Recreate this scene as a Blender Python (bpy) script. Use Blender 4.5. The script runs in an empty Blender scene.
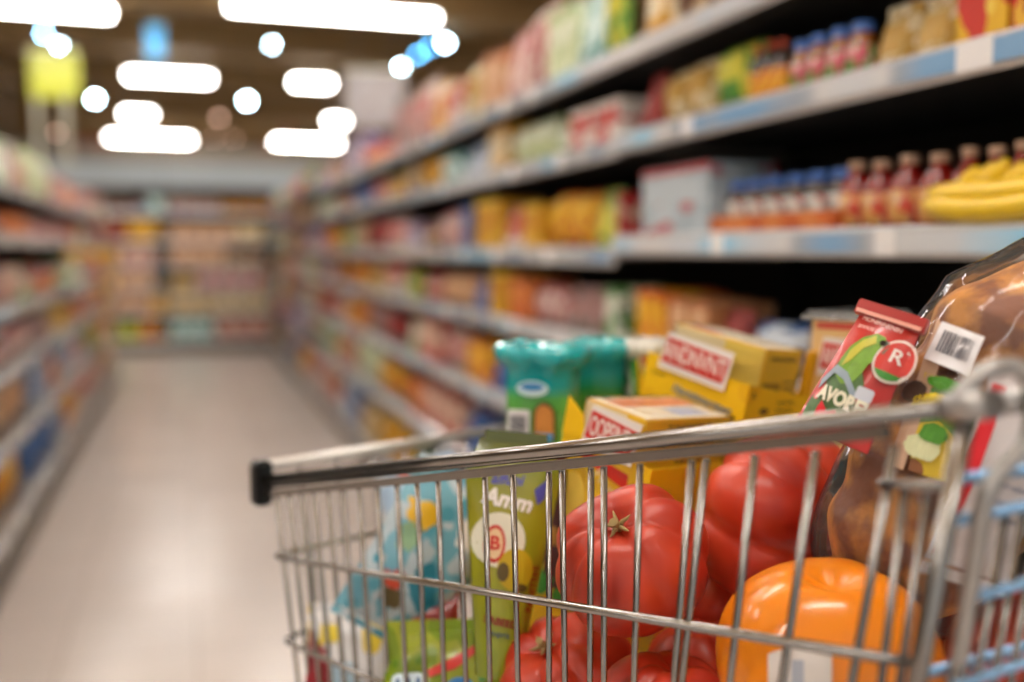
import bpy, bmesh, math, random
from mathutils import Vector, Matrix, noise
S = bpy.context.scene
COL = S.collection
R = math.radians

# ---------------------------------------------------------------- camera
EYE = Vector((0, 0, 1.25))
YAW, PITCH, FPX = R(17.99), R(5.2), 1000.0
FWD = Vector((math.sin(YAW) * math.cos(PITCH), math.cos(YAW) * math.cos(PITCH), -math.sin(PITCH)))
RGT = Vector((math.cos(YAW), -math.sin(YAW), 0))
UPV = RGT.cross(FWD)
cam_data = bpy.data.cameras.new('camera')
cam = bpy.data.objects.new('camera', cam_data)
COL.objects.link(cam)
cam.matrix_world = Matrix((
    (RGT.x, UPV.x, -FWD.x, EYE.x), (RGT.y, UPV.y, -FWD.y, EYE.y), (RGT.z, UPV.z, -FWD.z, EYE.z), (0, 0, 0, 1)))
cam_data.sensor_width = 36
cam_data.lens = FPX * 36 / 1024
cam_data.clip_start = 0.02
cam_data.dof.use_dof = True
cam_data.dof.focus_distance = 0.82
cam_data.dof.aperture_fstop = 1.6
S.camera = cam

# ---------------------------------------------------------------- world, exposure
W = bpy.data.worlds.new('world'); S.world = W; W.use_nodes = True
W.node_tree.nodes['Background'].inputs[0].default_value = (1.0, 0.95, 0.88, 1)
W.node_tree.nodes['Background'].inputs[1].default_value = 0.8
S.view_settings.view_transform = 'Standard'
S.view_settings.look = 'None'
S.view_settings.gamma = 1.0
S.view_settings.use_curve_mapping = False
S.view_settings.exposure = 0.0
S.cycles.max_bounces = 8
S.cycles.diffuse_bounces = 3
S.cycles.glossy_bounces = 3
S.cycles.transmission_bounces = 4
S.cycles.transparent_max_bounces = 10
S.cycles.caustics_reflective = False
S.cycles.caustics_refractive = False
S.cycles.sample_clamp_indirect = 4.0
S.cycles.use_denoising = True

def pt(px, py, d):                       # point seen at a pixel, d metres in front of the lens
    return EYE + d * (FWD + (px - 512) / FPX * RGT - (py - 341) / FPX * UPV)
def ray(px, py):
    return (FWD + (px - 512) / FPX * RGT - (py - 341) / FPX * UPV).normalized()
def proj(p):
    v = Vector(p) - EYE; d = v.dot(FWD)
    return 512 + FPX * v.dot(RGT) / d, 341 - FPX * v.dot(UPV) / d, d
def on_plane(px, py, p0, n):
    r = ray(px, py); return EYE + r * ((p0 - EYE).dot(n) / r.dot(n))

# ---------------------------------------------------------------- object helpers
def tag(o, label=None, cat=None, group=None, kind=None):
    if label: o['label'] = label
    if cat: o['category'] = cat
    if group: o['group'] = group
    if kind: o['kind'] = kind
    return o
def empty(name, loc=(0, 0, 0), rot=(0, 0, 0), label=None, cat=None, group=None):
    o = bpy.data.objects.new(name, None); COL.objects.link(o)
    o.empty_display_size = 0.05
    o.location = loc; o.rotation_euler = rot
    return tag(o, label, cat, group)
def link_mesh(name, me, parent=None):
    o = bpy.data.objects.new(name, me); COL.objects.link(o)
    if parent: o.parent = parent
    return o
def obj(name, bm, mats, parent=None, smooth=False):
    me = bpy.data.meshes.new(name)
    bmesh.ops.recalc_face_normals(bm, faces=bm.faces)
    bm.to_mesh(me); bm.free()
    for m in (mats if isinstance(mats, (list, tuple)) else [mats]): me.materials.append(m)
    if smooth:
        for p in me.polygons: p.use_smooth = True
    return link_mesh(name, me, parent)
def BM(): return bmesh.new()
def box(bm, x0, x1, y0, y1, z0, z1, mi=0, bev=0.0, M=None):
    r = bmesh.ops.create_cube(bm, size=1.0)
    vs = r['verts']
    for v in vs:
        v.co = Vector(((x0 + x1) / 2 + v.co.x * (x1 - x0), (y0 + y1) / 2 + v.co.y * (y1 - y0), (z0 + z1) / 2 + v.co.z * (z1 - z0)))
    fs = list({f for v in vs for f in v.link_faces})
    if bev > 0:
        es = list({e for v in vs for e in v.link_edges})
        rb = bmesh.ops.bevel(bm, geom=es, offset=bev, segments=2, affect='EDGES')
        fs = list({f for f in rb['faces']} | {f for f in fs if f.is_valid})
        vs = list({v for f in fs for v in f.verts})
    for f in fs: f.material_index = mi
    if M is not None:
        for v in vs: v.co = M @ v.co
    return fs
def tube(bm, pts, r, seg=8, mi=0, cap=True, flat=1.0):
    pts = [Vector(p) for p in pts]; n = len(pts); rings = []
    t = (pts[1] - pts[0]).normalized()
    ref = Vector((0, 0, 1)) if abs(t.z) < 0.9 else Vector((0, 1, 0))
    a = t.cross(ref).normalized(); b = a.cross(t)
    for i in range(n):
        if i == 0: tt = pts[1] - pts[0]
        elif i == n - 1: tt = pts[-1] - pts[-2]
        else: tt = (pts[i + 1] - pts[i]).normalized() + (pts[i] - pts[i - 1]).normalized()
        tt.normalize()
        a = (a - tt * a.dot(tt)).normalized(); b = a.cross(tt)
        rr = r[i] if isinstance(r, (list, tuple)) else r
        rings.append([bm.verts.new(pts[i] + rr * (math.cos(2 * math.pi * k / seg) * a + flat * math.sin(2 * math.pi * k / seg) * b)) for k in range(seg)])
    for i in range(n - 1):
        for k in range(seg):
            f = bm.faces.new((rings[i][k], rings[i][(k + 1) % seg], rings[i + 1][(k + 1) % seg], rings[i + 1][k]))
            f.material_index = mi; f.smooth = True
    if cap:
        for rg in (rings[0], rings[-1]):
            f = bm.faces.new(rg); f.material_index = mi
def bend(p0, p1, p2, rad=0.03, n=6):     # rounded corner through p1
    p0, p1, p2 = Vector(p0), Vector(p1), Vector(p2)
    a = p1 + (p0 - p1).normalized() * rad; c = p1 + (p2 - p1).normalized() * rad
    return [a * (1 - t) ** 2 + p1 * 2 * t * (1 - t) + c * t * t for t in [i / n for i in range(n + 1)]]
def lathe(bm, prof, seg=20, mi=0, M=None, smooth=True):
    rings = []
    for (r, z) in prof:
        rings.append([bm.verts.new((r * math.cos(2 * math.pi * k / seg), r * math.sin(2 * math.pi * k / seg), z)) for k in range(seg)])
    for i in range(len(rings) - 1):
        for k in range(seg):
            f = bm.faces.new((rings[i][k], rings[i][(k + 1) % seg], rings[i + 1][(k + 1) % seg], rings[i + 1][k]))
            f.material_index = mi if not callable(mi) else mi(i); f.smooth = smooth
    for j, rg in enumerate((rings[0], rings[-1])):
        if prof[0 if j == 0 else -1][0] > 1e-5:
            f = bm.faces.new(rg); f.material_index = mi if not callable(mi) else mi(0 if j == 0 else len(rings) - 2)
    if M is not None:
        for rg in rings:
            for v in rg: v.co = M @ v.co
def surf(bm, fn, nu, nv, mi=0, u0=0.0, u1=1.0, v0=0.0, v1=1.0, mask=None, smooth=True):
    g = [[bm.verts.new(fn(u0 + (u1 - u0) * i / nu, v0 + (v1 - v0) * j / nv)) for i in range(nu + 1)] for j in range(nv + 1)]
    for j in range(nv):
        for i in range(nu):
            if mask and not mask((i + .5) / nu, (j + .5) / nv): continue
            f = bm.faces.new((g[j][i], g[j][i + 1], g[j + 1][i + 1], g[j + 1][i])); f.material_index = mi; f.smooth = smooth
    for v in [v for row in g for v in row if not v.link_faces]: bm.verts.remove(v)

# ---------------------------------------------------------------- materials
_M = {}
def srgb(c):
    return tuple(((x / 12.92) if x <= 0.04045 else ((x + 0.055) / 1.055) ** 2.4) for x in c)
def hexc(h):
    h = h.lstrip('#'); return srgb(tuple(int(h[i:i + 2], 16) / 255 for i in (0, 2, 4)))
def mat(name, col, rough=0.5, metal=0.0, coat=0.0, bump=0.0, bscale=20, vary=0.0, emis=None, estr=0.0, spec=0.5, sss=0.0):
    if name in _M: return _M[name]
    m = bpy.data.materials.new(name); m.use_nodes = True; _M[name] = m
    nt = m.node_tree; b = nt.nodes['Principled BSDF']
    c = hexc(col) if isinstance(col, str) else col
    b.inputs['Base Color'].default_value = (*c, 1); b.inputs['Roughness'].default_value = rough
    b.inputs['Metallic'].default_value = metal; b.inputs['Coat Weight'].default_value = coat
    b.inputs['Specular IOR Level'].default_value = spec
    if sss:
        b.inputs['Subsurface Weight'].default_value = sss; b.inputs['Subsurface Radius'].default_value = (0.02, 0.006, 0.003); b.inputs['Subsurface Scale'].default_value = 0.5
    tc = nt.nodes.new('ShaderNodeTexCoord')
    if vary or bump:
        nz = nt.nodes.new('ShaderNodeTexNoise'); nz.inputs['Scale'].default_value = bscale; nz.inputs['Detail'].default_value = 4
        nt.links.new(tc.outputs['Object'], nz.inputs['Vector'])
    if vary:
        mx = nt.nodes.new('ShaderNodeMix'); mx.data_type = 'RGBA'
        mx.inputs[6].default_value = (*[x * (1 - vary) for x in c], 1); mx.inputs[7].default_value = (*[min(1, x * (1 + vary)) for x in c], 1)
        nt.links.new(nz.outputs['Fac'], mx.inputs[0]); nt.links.new(mx.outputs[2], b.inputs['Base Color'])
    if bump:
        bp = nt.nodes.new('ShaderNodeBump'); bp.inputs['Strength'].default_value = bump; bp.inputs['Distance'].default_value = 0.004
        nt.links.new(nz.outputs['Fac'], bp.inputs['Height']); nt.links.new(bp.outputs['Normal'], b.inputs['Normal'])
    if emis:
        b.inputs['Emission Color'].default_value = (*(hexc(emis) if isinstance(emis, str) else emis), 1); b.inputs['Emission Strength'].default_value = estr
    return m
def printed(name, c1, c2, c3, scale=14, rough=0.35, seed=0.0, balance=0.5, coat=0.1):
    """printed packaging: patches of three inks laid out over the thing's own coordinates"""
    if name in _M: return _M[name]
    m = bpy.data.materials.new(name); m.use_nodes = True; _M[name] = m
    nt = m.node_tree; b = nt.nodes['Principled BSDF']; b.inputs['Roughness'].default_value = rough; b.inputs['Coat Weight'].default_value = coat
    tc = nt.nodes.new('ShaderNodeTexCoord'); mp = nt.nodes.new('ShaderNodeMapping'); mp.inputs['Location'].default_value = (seed, seed * 1.7, seed * .6)
    nt.links.new(tc.outputs['Object'], mp.inputs['Vector'])
    n1 = nt.nodes.new('ShaderNodeTexNoise'); n1.inputs['Scale'].default_value = scale; n1.inputs['Detail'].default_value = 1
    n2 = nt.nodes.new('ShaderNodeTexVoronoi'); n2.inputs['Scale'].default_value = scale * 1.3
    nt.links.new(mp.outputs[0], n1.inputs['Vector']); nt.links.new(mp.outputs[0], n2.inputs['Vector'])
    r1 = nt.nodes.new('ShaderNodeValToRGB'); r1.color_ramp.interpolation = 'CONSTANT'
    r1.color_ramp.elements[0].color = (*hexc(c1), 1); r1.color_ramp.elements[1].position = balance; r1.color_ramp.elements[1].color = (*hexc(c2), 1)
    nt.links.new(n1.outputs['Fac'], r1.inputs[0])
    mx = nt.nodes.new('ShaderNodeMix'); mx.data_type = 'RGBA'; mx.inputs[7].default_value = (*hexc(c3), 1)
    lt = nt.nodes.new('ShaderNodeMath'); lt.operation = 'LESS_THAN'; lt.inputs[1].default_value = 0.3
    nt.links.new(n2.outputs['Distance'], lt.inputs[0]); nt.links.new(lt.outputs[0], mx.inputs[0])
    nt.links.new(r1.outputs[0], mx.inputs[6]); nt.links.new(mx.outputs[2], b.inputs['Base Color'])
    return m
def film(name, tint=(0.95, 0.97, 0.97), rough=0.12, opacity=0.15, bump=0.6, bscale=60, ior=1.3):
    """clear plastic film: mostly see-through, crinkled glossy surface"""
    if name in _M: return _M[name]
    m = bpy.data.materials.new(name); m.use_nodes = True; _M[name] = m
    nt = m.node_tree; out = nt.nodes['Material Output']; b = nt.nodes['Principled BSDF']
    b.inputs['Base Color'].default_value = (*tint, 1); b.inputs['Roughness'].default_value = rough
    tr = nt.nodes.new('ShaderNodeBsdfTransparent'); mx = nt.nodes.new('ShaderNodeMixShader')
    tc = nt.nodes.new('ShaderNodeTexCoord'); nz = nt.nodes.new('ShaderNodeTexNoise'); nz.inputs['Scale'].default_value = bscale
    nt.links.new(tc.outputs['Object'], nz.inputs['Vector'])
    bp = nt.nodes.new('ShaderNodeBump'); bp.inputs['Strength'].default_value = bump; bp.inputs['Distance'].default_value = 0.004
    nt.links.new(nz.outputs['Fac'], bp.inputs['Height']); nt.links.new(bp.outputs['Normal'], b.inputs['Normal'])
    gl = nt.nodes.new('ShaderNodeBsdfGlossy'); gl.inputs['Roughness'].default_value = rough; nt.links.new(bp.outputs['Normal'], gl.inputs['Normal'])
    fr = nt.nodes.new('ShaderNodeFresnel'); fr.inputs['IOR'].default_value = ior; nt.links.new(bp.outputs['Normal'], fr.inputs['Normal'])
    m2 = nt.nodes.new('ShaderNodeMixShader')
    mx.inputs[0].default_value = opacity
    nt.links.new(tr.outputs[0], mx.inputs[1]); nt.links.new(b.outputs[0], mx.inputs[2])
    nt.links.new(fr.outputs[0], m2.inputs[0]); nt.links.new(mx.outputs[0], m2.inputs[1]); nt.links.new(gl.outputs[0], m2.inputs[2])
    nt.links.new(m2.outputs[0], out.inputs['Surface'])
    return m
# ================================================================ the store
XR, XL = 0.94, -0.64          # aisle faces of the two shelf runs
ZROOF, ZLAMP = 4.3, 3.6
def structure(name, bm, m):
    return tag(obj(name, bm, m), kind='structure')
# floor: glossy pale tiles
fm = bpy.data.materials.new('floor_tiles'); fm.use_nodes = True
nt = fm.node_tree; b = nt.nodes['Principled BSDF']; b.inputs['Roughness'].default_value = 0.2
b.inputs['Specular IOR Level'].default_value = 0.6
tc = nt.nodes.new('ShaderNodeTexCoord')
bk = nt.nodes.new('ShaderNodeTexBrick'); bk.offset = 0.0; bk.inputs['Scale'].default_value = 1.0
bk.inputs['Brick Width'].default_value = 0.4; bk.inputs['Row Height'].default_value = 0.4; bk.inputs['Mortar Size'].default_value = 0.004
bk.inputs['Color1'].default_value = (*hexc('#d6cbc4'), 1); bk.inputs['Color2'].default_value = (*hexc('#d0c4bd'), 1); bk.inputs['Mortar'].default_value = (*hexc('#b8aca4'), 1)
nt.links.new(tc.outputs['Object'], bk.inputs['Vector'])
nt.links.new(bk.outputs['Color'], b.inputs['Base Color'])
nz = nt.nodes.new('ShaderNodeTexNoise'); nz.inputs['Scale'].default_value = 3.0; nt.links.new(tc.outputs['Object'], nz.inputs['Vector'])
mr = nt.nodes.new('ShaderNodeMapRange'); mr.inputs[3].default_value = 0.14; mr.inputs[4].default_value = 0.32
nt.links.new(nz.outputs['Fac'], mr.inputs[0]); nt.links.new(mr.outputs[0], b.inputs['Roughness'])
bm = BM(); box(bm, -8, 12, -5, 34, -0.1, 0.0); structure('floor', bm, fm)
bm = BM(); box(bm, -8, 12, -5, 34, ZROOF, ZROOF + 0.1); structure('ceiling', bm, mat('ceiling_paint', '#c8a878', 0.9, vary=0.15, bscale=0.6))
wallm = mat('wall_paint', '#8a7a66', 0.85, vary=0.1, bscale=1)
bm = BM(); box(bm, -8.1, -8, -5, 34, 0, ZROOF); structure('wall_left', bm, wallm)
bm = BM(); box(bm, 12, 12.1, -5, 34, 0, ZROOF); structure('wall_right', bm, wallm)
bm = BM(); box(bm, -8, 12, 34, 34.1, 0, ZROOF); structure('wall_far', bm, wallm)
# roof beams
beam_m = mat('beam_paint', '#8a7048', 0.8)
for i, y in enumerate((9.2, 11.6, 14.2, 17.5, 21, 25, 30)):
    bm = BM(); box(bm, -7.99, 11.99, y - 0.16, y + 0.16, ZROOF - 0.42, ZROOF - 0.001)
    box(bm, -7.99, 11.99, y - 0.24, y + 0.24, ZROOF - 0.46, ZROOF - 0.43)
    structure('trim_%d' % (i + 1), bm, beam_m)
# ---------------------------------------------------------------- lamps
lamp_m = mat('lamp_diffuser', '#ffffff', 0.5, emis='#fff9f2', estr=36)
cool_m = mat('spot_lens', '#ffffff', 0.5, emis='#c8ecff', estr=90)
blue_m = mat('spot_lens_blue', '#9fd4ff', 0.5, emis='#5ab4f0', estr=34)
warm_m = mat('spot_lens_warm', '#ffffff', 0.5, emis='#e8b498', estr=7)
alu_m = mat('lamp_housing', '#cfcfca', 0.4, 0.3)
def ceiling_lamp(cx, cy, ln, label, w=0.13, z=ZLAMP, dmat=None):
    t = empty('ceiling_lamp', (cx, cy, z), label=label, cat='ceiling lamp', group='bar lamps hung from the ceiling')
    bm = BM(); box(bm, -ln / 2, ln / 2, -w / 2, w / 2, 0.0, 0.05, bev=0.01); obj('diffuser', bm, dmat or lamp_m, t)
    bm = BM()
    box(bm, -ln / 2 - 0.02, ln / 2 + 0.02, -w / 2 + 0.02, w / 2 - 0.02, 0.0505, 0.09, bev=0.006)
    obj('housing', bm, alu_m, t)
    for s in (-1, 1):
        bm = BM(); tube(bm, [(s * ln * .36, 0, 0.09), (s * ln * .36, 0, ZROOF - z)], 0.006, 6); obj('hanger_rod', bm, alu_m, t)
def lamp_px(x0, x1, y, label, w=0.13):
    a = on_plane(x0, y, Vector((0, 0, ZLAMP)), Vector((0, 0, 1))); c = on_plane(x1, y, Vector((0, 0, ZLAMP)), Vector((0, 0, 1)))
    k = (a.y + c.y) / 2
    pa = EYE + (a - EYE) * ((k - EYE.y) / (a.y - EYE.y)); pc = EYE + (c - EYE) * ((k - EYE.y) / (c.y - EYE.y))
    ceiling_lamp((pa.x + pc.x) / 2, k, pc.x - pa.x, label, w)
lamp_px(-120, 110, 8, 'long white bar lamp at the top left corner of the ceiling', 0.22)
lamp_px(230, 434, 15, 'longest white bar lamp hanging over the far aisle at top centre', 0.22)
lamp_px(128, 210, 79, 'middle-row white bar lamp right of the yellow-green hanging sign', 0.26)
lamp_px(294, 330, 85, 'short white bar lamp in the middle row near the right shelves', 0.26)
lamp_px(124, 152, 116, 'small cream bar lamp just above the farthest long lamp', 0.3)
lamp_px(328, 358, 123, 'small white bar lamp behind the pale banner over the right shelves', 0.3)
lamp_px(109, 191, 140, 'farthest long white bar lamp above the end shelf header', 0.4)
lamp_px(275, 338, 144, 'farthest white bar lamp to the right of the aisle end', 0.4)
for y in (-2.5, 0.6, 3.6, 6.6):  # unseen rows overhead and behind, added to light the near aisle
    for x in (-3.2, 0.15, 3.6):
        side = 'left' if x < -1 else 'right' if x > 1 else 'middle'
        row = {-2.5: 'hindmost', 0.6: 'second', 3.6: 'third', 6.6: 'fourth'}[y]
        ceiling_lamp(x, y, 2.2, 'unseen white bar lamp in the %s column, %s row from the store front' % (side, row), 0.17)
def spot(px, py, d, m, rad, label, squash=1.0):
    p = pt(px, py, d)
    rad *= 1.5
    t = empty('spot_lamp', p, label=label, cat='spot lamp', group='small spot lamps under the ceiling')
    Mx = (EYE - p).to_track_quat('Z', 'Y').to_matrix().to_4x4() if False else Matrix.Rotation(R(68), 4, 'X')
    bm = BM(); lathe(bm, [(rad, 0.0), (rad * .9, 0.004), (0, 0.008)], 16, M=Mx); obj('lens', bm, m, t)
    bm = BM(); lathe(bm, [(rad * 1.12, 0.006), (rad * 1.15, -0.02), (rad * .9, -0.10), (rad * .4, -0.13), (0, -0.13)], 16, M=Mx); obj('lamp_can', bm, mat('spot_can', '#3a3a3a', 0.5, 0.4), t)
    bm = BM(); tube(bm, [Mx @ Vector((0, 0, -0.12)), (0, 0.11, ZROOF - p.z - 0.0)], 0.008, 6); obj('stem', bm, mat('spot_can', '#3a3a3a'), t)
for (px, py, d, m, rad, lb) in [
    (44, 34, 10.5, mat('spot_lens_pale', '#cfe6ff', 0.5, emis='#8cc4f4', estr=60), .042, 'blue spot lamp above the yellow-green hanging sign'),
    (59, 46, 10.5, cool_m, .028, 'pale blue spot lamp overlapping the top of the yellow-green sign'),
    (95, 99, 12.5, cool_m, .05, 'round white spot lamp right of the yellow-green hanging sign'),
    (247, 101, 12.5, cool_m, .05, 'round white spot lamp between the two middle-row bar lamps'),
    (272, 45, 11, cool_m, .03, 'pale blue spot lamp under the longest bar lamp'),
    (219, 118, 16, warm_m, .06, 'cream spot lamp left of the round white spot lamp'),
    (57, 133, 16, warm_m, .05, 'dim pinkish spot lamp under the yellow-green sign'),
    (401, 67, 12, cool_m, .034, 'pale blue spot lamp, lowest of four over the right shelves'),
    (418, 55, 12, blue_m, .045, 'blue spot lamp, second lowest of four over the right shelves'),
    (429, 48, 12, blue_m, .042, 'blue spot lamp, second highest of four over the right shelves'),
    (445, 43, 12, cool_m, .05, 'bright cyan spot lamp, highest of four over the right shelves'),
    (214, 139, 22, warm_m, .05, 'small pink spot lamp beside the farthest long bar lamp'),
    (234, 139, 22, warm_m, .05, 'small pink spot lamp midway between the two farthest bar lamps')]:
    spot(px, py, d, m, rad, lb)
# ---------------------------------------------------------------- hanging signs
def hanging_sign(px0, px1, py0, py1, d, m, label, bottom_rods=False, name='hanging_sign', trimcol='#c8c8b0'):
    a, c = pt(px0, py0, d), pt(px1, py1, d)
    w, h = (c - a).dot(RGT), a.z - c.z
    t = empty(name, ((a.x + c.x) / 2, (a.y + c.y) / 2, min(a.z, c.z)), (0, 0, -YAW), label=label, cat='hanging sign')
    bm = BM(); box(bm, -w / 2, w / 2, -0.01, 0.01, 0, h, bev=0.004); obj('sign_board', bm, m, t)
    bm = BM()
    box(bm, -w / 2 - .01, w / 2 + .01, -0.016, 0.016, h - 0.005, h + 0.02)
    obj('sign_edge', bm, mat('sign_edge' + trimcol, trimcol, 0.5), t)
    for s in (-.3, .3):
        bm = BM(); tube(bm, [(s * w, 0, h), (s * w, 0, ZROOF - t.location.z)], 0.006, 6); obj('hanger_cord', bm, mat('cord_grey', '#77736a', 0.6), t)
    if bottom_rods:
        for s in (-.38, .2):
            bm = BM(); box(bm, s * w - 0.03, s * w + 0.03, -0.008, 0.008, -0.75, 0.0); obj('side_strip', bm, mat('strip_grey', '#a39f8f', 0.5), t)
    return t
hanging_sign(30, 79, 52, 98, 10.8, printed('sign_yellow_green', '#b4b738', '#aeb03a', '#9a9e34', 5, seed=2), 'yellow-green square sign hung left of the middle bar lamp', True)
hanging_sign(147, 163, 26, 58, 11, mat('sign_blue', '#49aee0', 0.3, emis='#3fa5dd', estr=1.0), 'narrow blue lit sign hung above the middle bar lamp')
hanging_sign(345, 405, 72, 128, 11.5, printed('banner_pale', '#8a8080', '#8c8484', '#7c6e70', 4, seed=5), 'large pale pinkish banner hung above the right shelves')
hanging_sign(140, 195, 124, 150, 24, mat('sign_orange', '#b5561e', 0.5), 'orange-brown board hung behind the farthest long lamp', trimcol='#7a3a18')
hanging_sign(60, 112, 140, 162, 18, mat('sign_red', '#a8331f', 0.5), 'dull red board low beside the end shelf header', trimcol='#7a2a18')
hanging_sign(258, 292, 126, 150, 24, mat('sign_rust', '#8f4a26', 0.5), 'rust-brown board between the two farthest bar lamps', trimcol='#7a3a18')
# ---------------------------------------------------------------- shelving
white_m = mat('shelf_enamel', '#8d8a86', 0.35, 0.2)
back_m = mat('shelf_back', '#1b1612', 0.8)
dark_m = mat('shelf_underside_shade', '#17120f', 0.85)  # near-black: shade below the deep shelves put into the colour
rail_m = mat('price_rail', '#dedee0', 0.22, 0.2, coat=0.4)
ticket_m = mat('price_ticket', '#e8e6e6', 0.4)
ticket_blue = mat('price_ticket_blue', '#7cc0ea', 0.15, coat=0.8)
ticket_navy = mat('price_ticket_navy', '#40628f', 0.2, coat=0.6)
# the clear-fronted strip that holds the shelf tickets: white and slate, with blue lamp reflections painted into its colour
strip_glow_m = bpy.data.materials.new('price_strip'); strip_glow_m.use_nodes = True
_n = strip_glow_m.node_tree; _b = _n.nodes['Principled BSDF']; _b.inputs['Roughness'].default_value = .16; _b.inputs['Coat Weight'].default_value = .8; _b.inputs['Coat Roughness'].default_value = .1
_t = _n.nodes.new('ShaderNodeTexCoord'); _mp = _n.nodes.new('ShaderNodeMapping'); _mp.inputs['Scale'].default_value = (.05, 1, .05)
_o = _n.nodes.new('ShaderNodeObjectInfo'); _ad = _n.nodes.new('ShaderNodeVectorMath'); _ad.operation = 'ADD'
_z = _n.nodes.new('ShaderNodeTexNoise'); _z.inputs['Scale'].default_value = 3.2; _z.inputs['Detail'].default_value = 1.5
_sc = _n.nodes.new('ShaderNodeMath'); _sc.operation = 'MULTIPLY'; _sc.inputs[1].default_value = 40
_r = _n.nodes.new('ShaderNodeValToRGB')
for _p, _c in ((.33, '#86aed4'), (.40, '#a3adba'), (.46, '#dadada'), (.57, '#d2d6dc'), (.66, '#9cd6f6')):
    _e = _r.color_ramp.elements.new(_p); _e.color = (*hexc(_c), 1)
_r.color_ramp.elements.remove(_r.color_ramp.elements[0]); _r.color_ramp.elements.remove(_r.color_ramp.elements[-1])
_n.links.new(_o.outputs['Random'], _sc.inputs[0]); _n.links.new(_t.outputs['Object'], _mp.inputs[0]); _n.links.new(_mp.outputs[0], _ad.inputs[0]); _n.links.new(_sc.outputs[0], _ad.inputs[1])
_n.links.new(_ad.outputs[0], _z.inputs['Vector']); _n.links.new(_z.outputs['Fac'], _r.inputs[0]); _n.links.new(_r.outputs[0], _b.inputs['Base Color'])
kick_m = mat('kick_plate', '#6e675e', 0.5)
HR = [0.17, 0.51, 0.785, 1.035, 1.252, 1.50, 1.702]      # tops of the right-hand shelves
HL = [0.23, 0.53, 0.80, 1.03, 1.305, 1.50]
HE = [0.17, 0.50, 0.78, 1.06, 1.36, 1.70]
def shelf_unit(face, side, y0, y1, heights, depth, label, rnd, group):
    """side +1: shelves to the right of the aisle, -1: to the left. Local frame: x along depth away from the aisle."""
    t = empty('shelving_unit', (face, (y0 + y1) / 2, 0), (0, 0, 0 if side > 0 else math.pi), label=label, cat='shelving unit', group=group)
    L = (y1 - y0) / 2 - 0.004
    top = heights[-1]
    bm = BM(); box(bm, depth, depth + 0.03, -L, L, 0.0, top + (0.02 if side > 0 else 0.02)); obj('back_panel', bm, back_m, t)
    bm = BM(); box(bm, 0.02, depth - .001, -L, L, 0.0, heights[0] - 0.06, bev=0.002); obj('kick_plate', bm, kick_m, t)
    for s in (-1, 1):
        bm = BM(); box(bm, depth - 0.045, depth - 0.002, s * L - 0.015 * (1 + s), s * L + 0.015 * (1 - s), 0.0, top + 0.02); obj('upright', bm, dark_m, t)
    for i, z in enumerate(heights):
        x0 = 0.0
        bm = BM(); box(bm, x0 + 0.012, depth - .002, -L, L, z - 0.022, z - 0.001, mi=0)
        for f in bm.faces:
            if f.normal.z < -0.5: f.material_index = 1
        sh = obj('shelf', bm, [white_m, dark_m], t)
        bm = BM()      # price rail: slanted lip with a rolled edge
        prof = [(x0 + 0.012, z + 0.004), (x0 + 0.004, z + 0.006), (x0 - 0.003, z + 0.001), (x0 - 0.001, z - 0.034), (x0 + 0.004, z - 0.040), (x0 + 0.012, z - 0.036)]
        ra = [bm.verts.new((p[0], -L, p[1])) for p in prof]; rb = [bm.verts.new((p[0], L, p[1])) for p in prof]
        for k in range(len(prof)): bm.faces.new((ra[k], ra[(k + 1) % 6], rb[(k + 1) % 6], rb[k]))
        bm.faces.new(ra); bm.faces.new(rb)
        obj('price_rail', bm, rail_m, sh)
        bm = BM(); box(bm, x0 - 0.0066, x0 - 0.0035, -L + .01, L - .01, z - 0.032, z - 0.003); obj('price_strip', bm, strip_glow_m, sh)
        for k in range(rnd.choice([2, 3, 4]) if y0 < 7 else 1):
            y = -L + .06 + (k + rnd.uniform(.05, .8)) * (2 * L - .14) / 4; w = rnd.choice([.04, .05, .06])
            bm = BM(); box(bm, x0 - 0.0085, x0 - 0.007, y, y + w, z - 0.036, z + 0.002); obj('price_ticket', bm, ticket_m, sh)
    return t
rnd = random.Random(7)
BAYS_R = [(-0.35, 2.14), (2.14, 4.6), (4.6, 7.2), (7.2, 9.8), (9.8, 12.3)]
BN = ['nearest right-hand', 'second right-hand', 'third right-hand', 'fourth right-hand', 'farthest right-hand']
HRs = []
for i, (y0, y1) in enumerate(BAYS_R):
    h = list(HR)
    if i == 0: h[4] += 0.026; h[5] += .008
    HRs.append(h)
    shelf_unit(XR, 1, y0, y1, h, 0.50, '%s bay of grocery shelves along the aisle' % BN[i], rnd, 'right-hand grocery shelves')
BAYS_L = [(2.6, 5.2), (5.2, 7.8), (7.8, 10.4)]
BNL = ['nearest left-hand', 'middle left-hand', 'farthest left-hand']
for i, (y0, y1) in enumerate(BAYS_L):
    shelf_unit(XL, -1, y0, y1, HL, 0.50, '%s bay of grocery shelves, grey with a pale foot' % BNL[i], rnd, 'left-hand grocery shelves')
# end-of-aisle shelves face the camera
def end_unit(x0, x1, y, heights, label):
    t = shelf_unit(0, 1, -(x1 - x0) / 2, (x1 - x0) / 2, heights, 0.45, label, rnd, 'shelves across the end of the aisle')
    t.location = ((x0 + x1) / 2, y, 0); t.rotation_euler = (0, 0, math.pi / 2)
    return t
YE = 12.75
end_unit(-2.3, -0.25, YE, HE, 'left bay of the shelves across the aisle end')
end_unit(-0.25, 1.44, YE, HE, 'right bay of the shelves across the aisle end')
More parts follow.
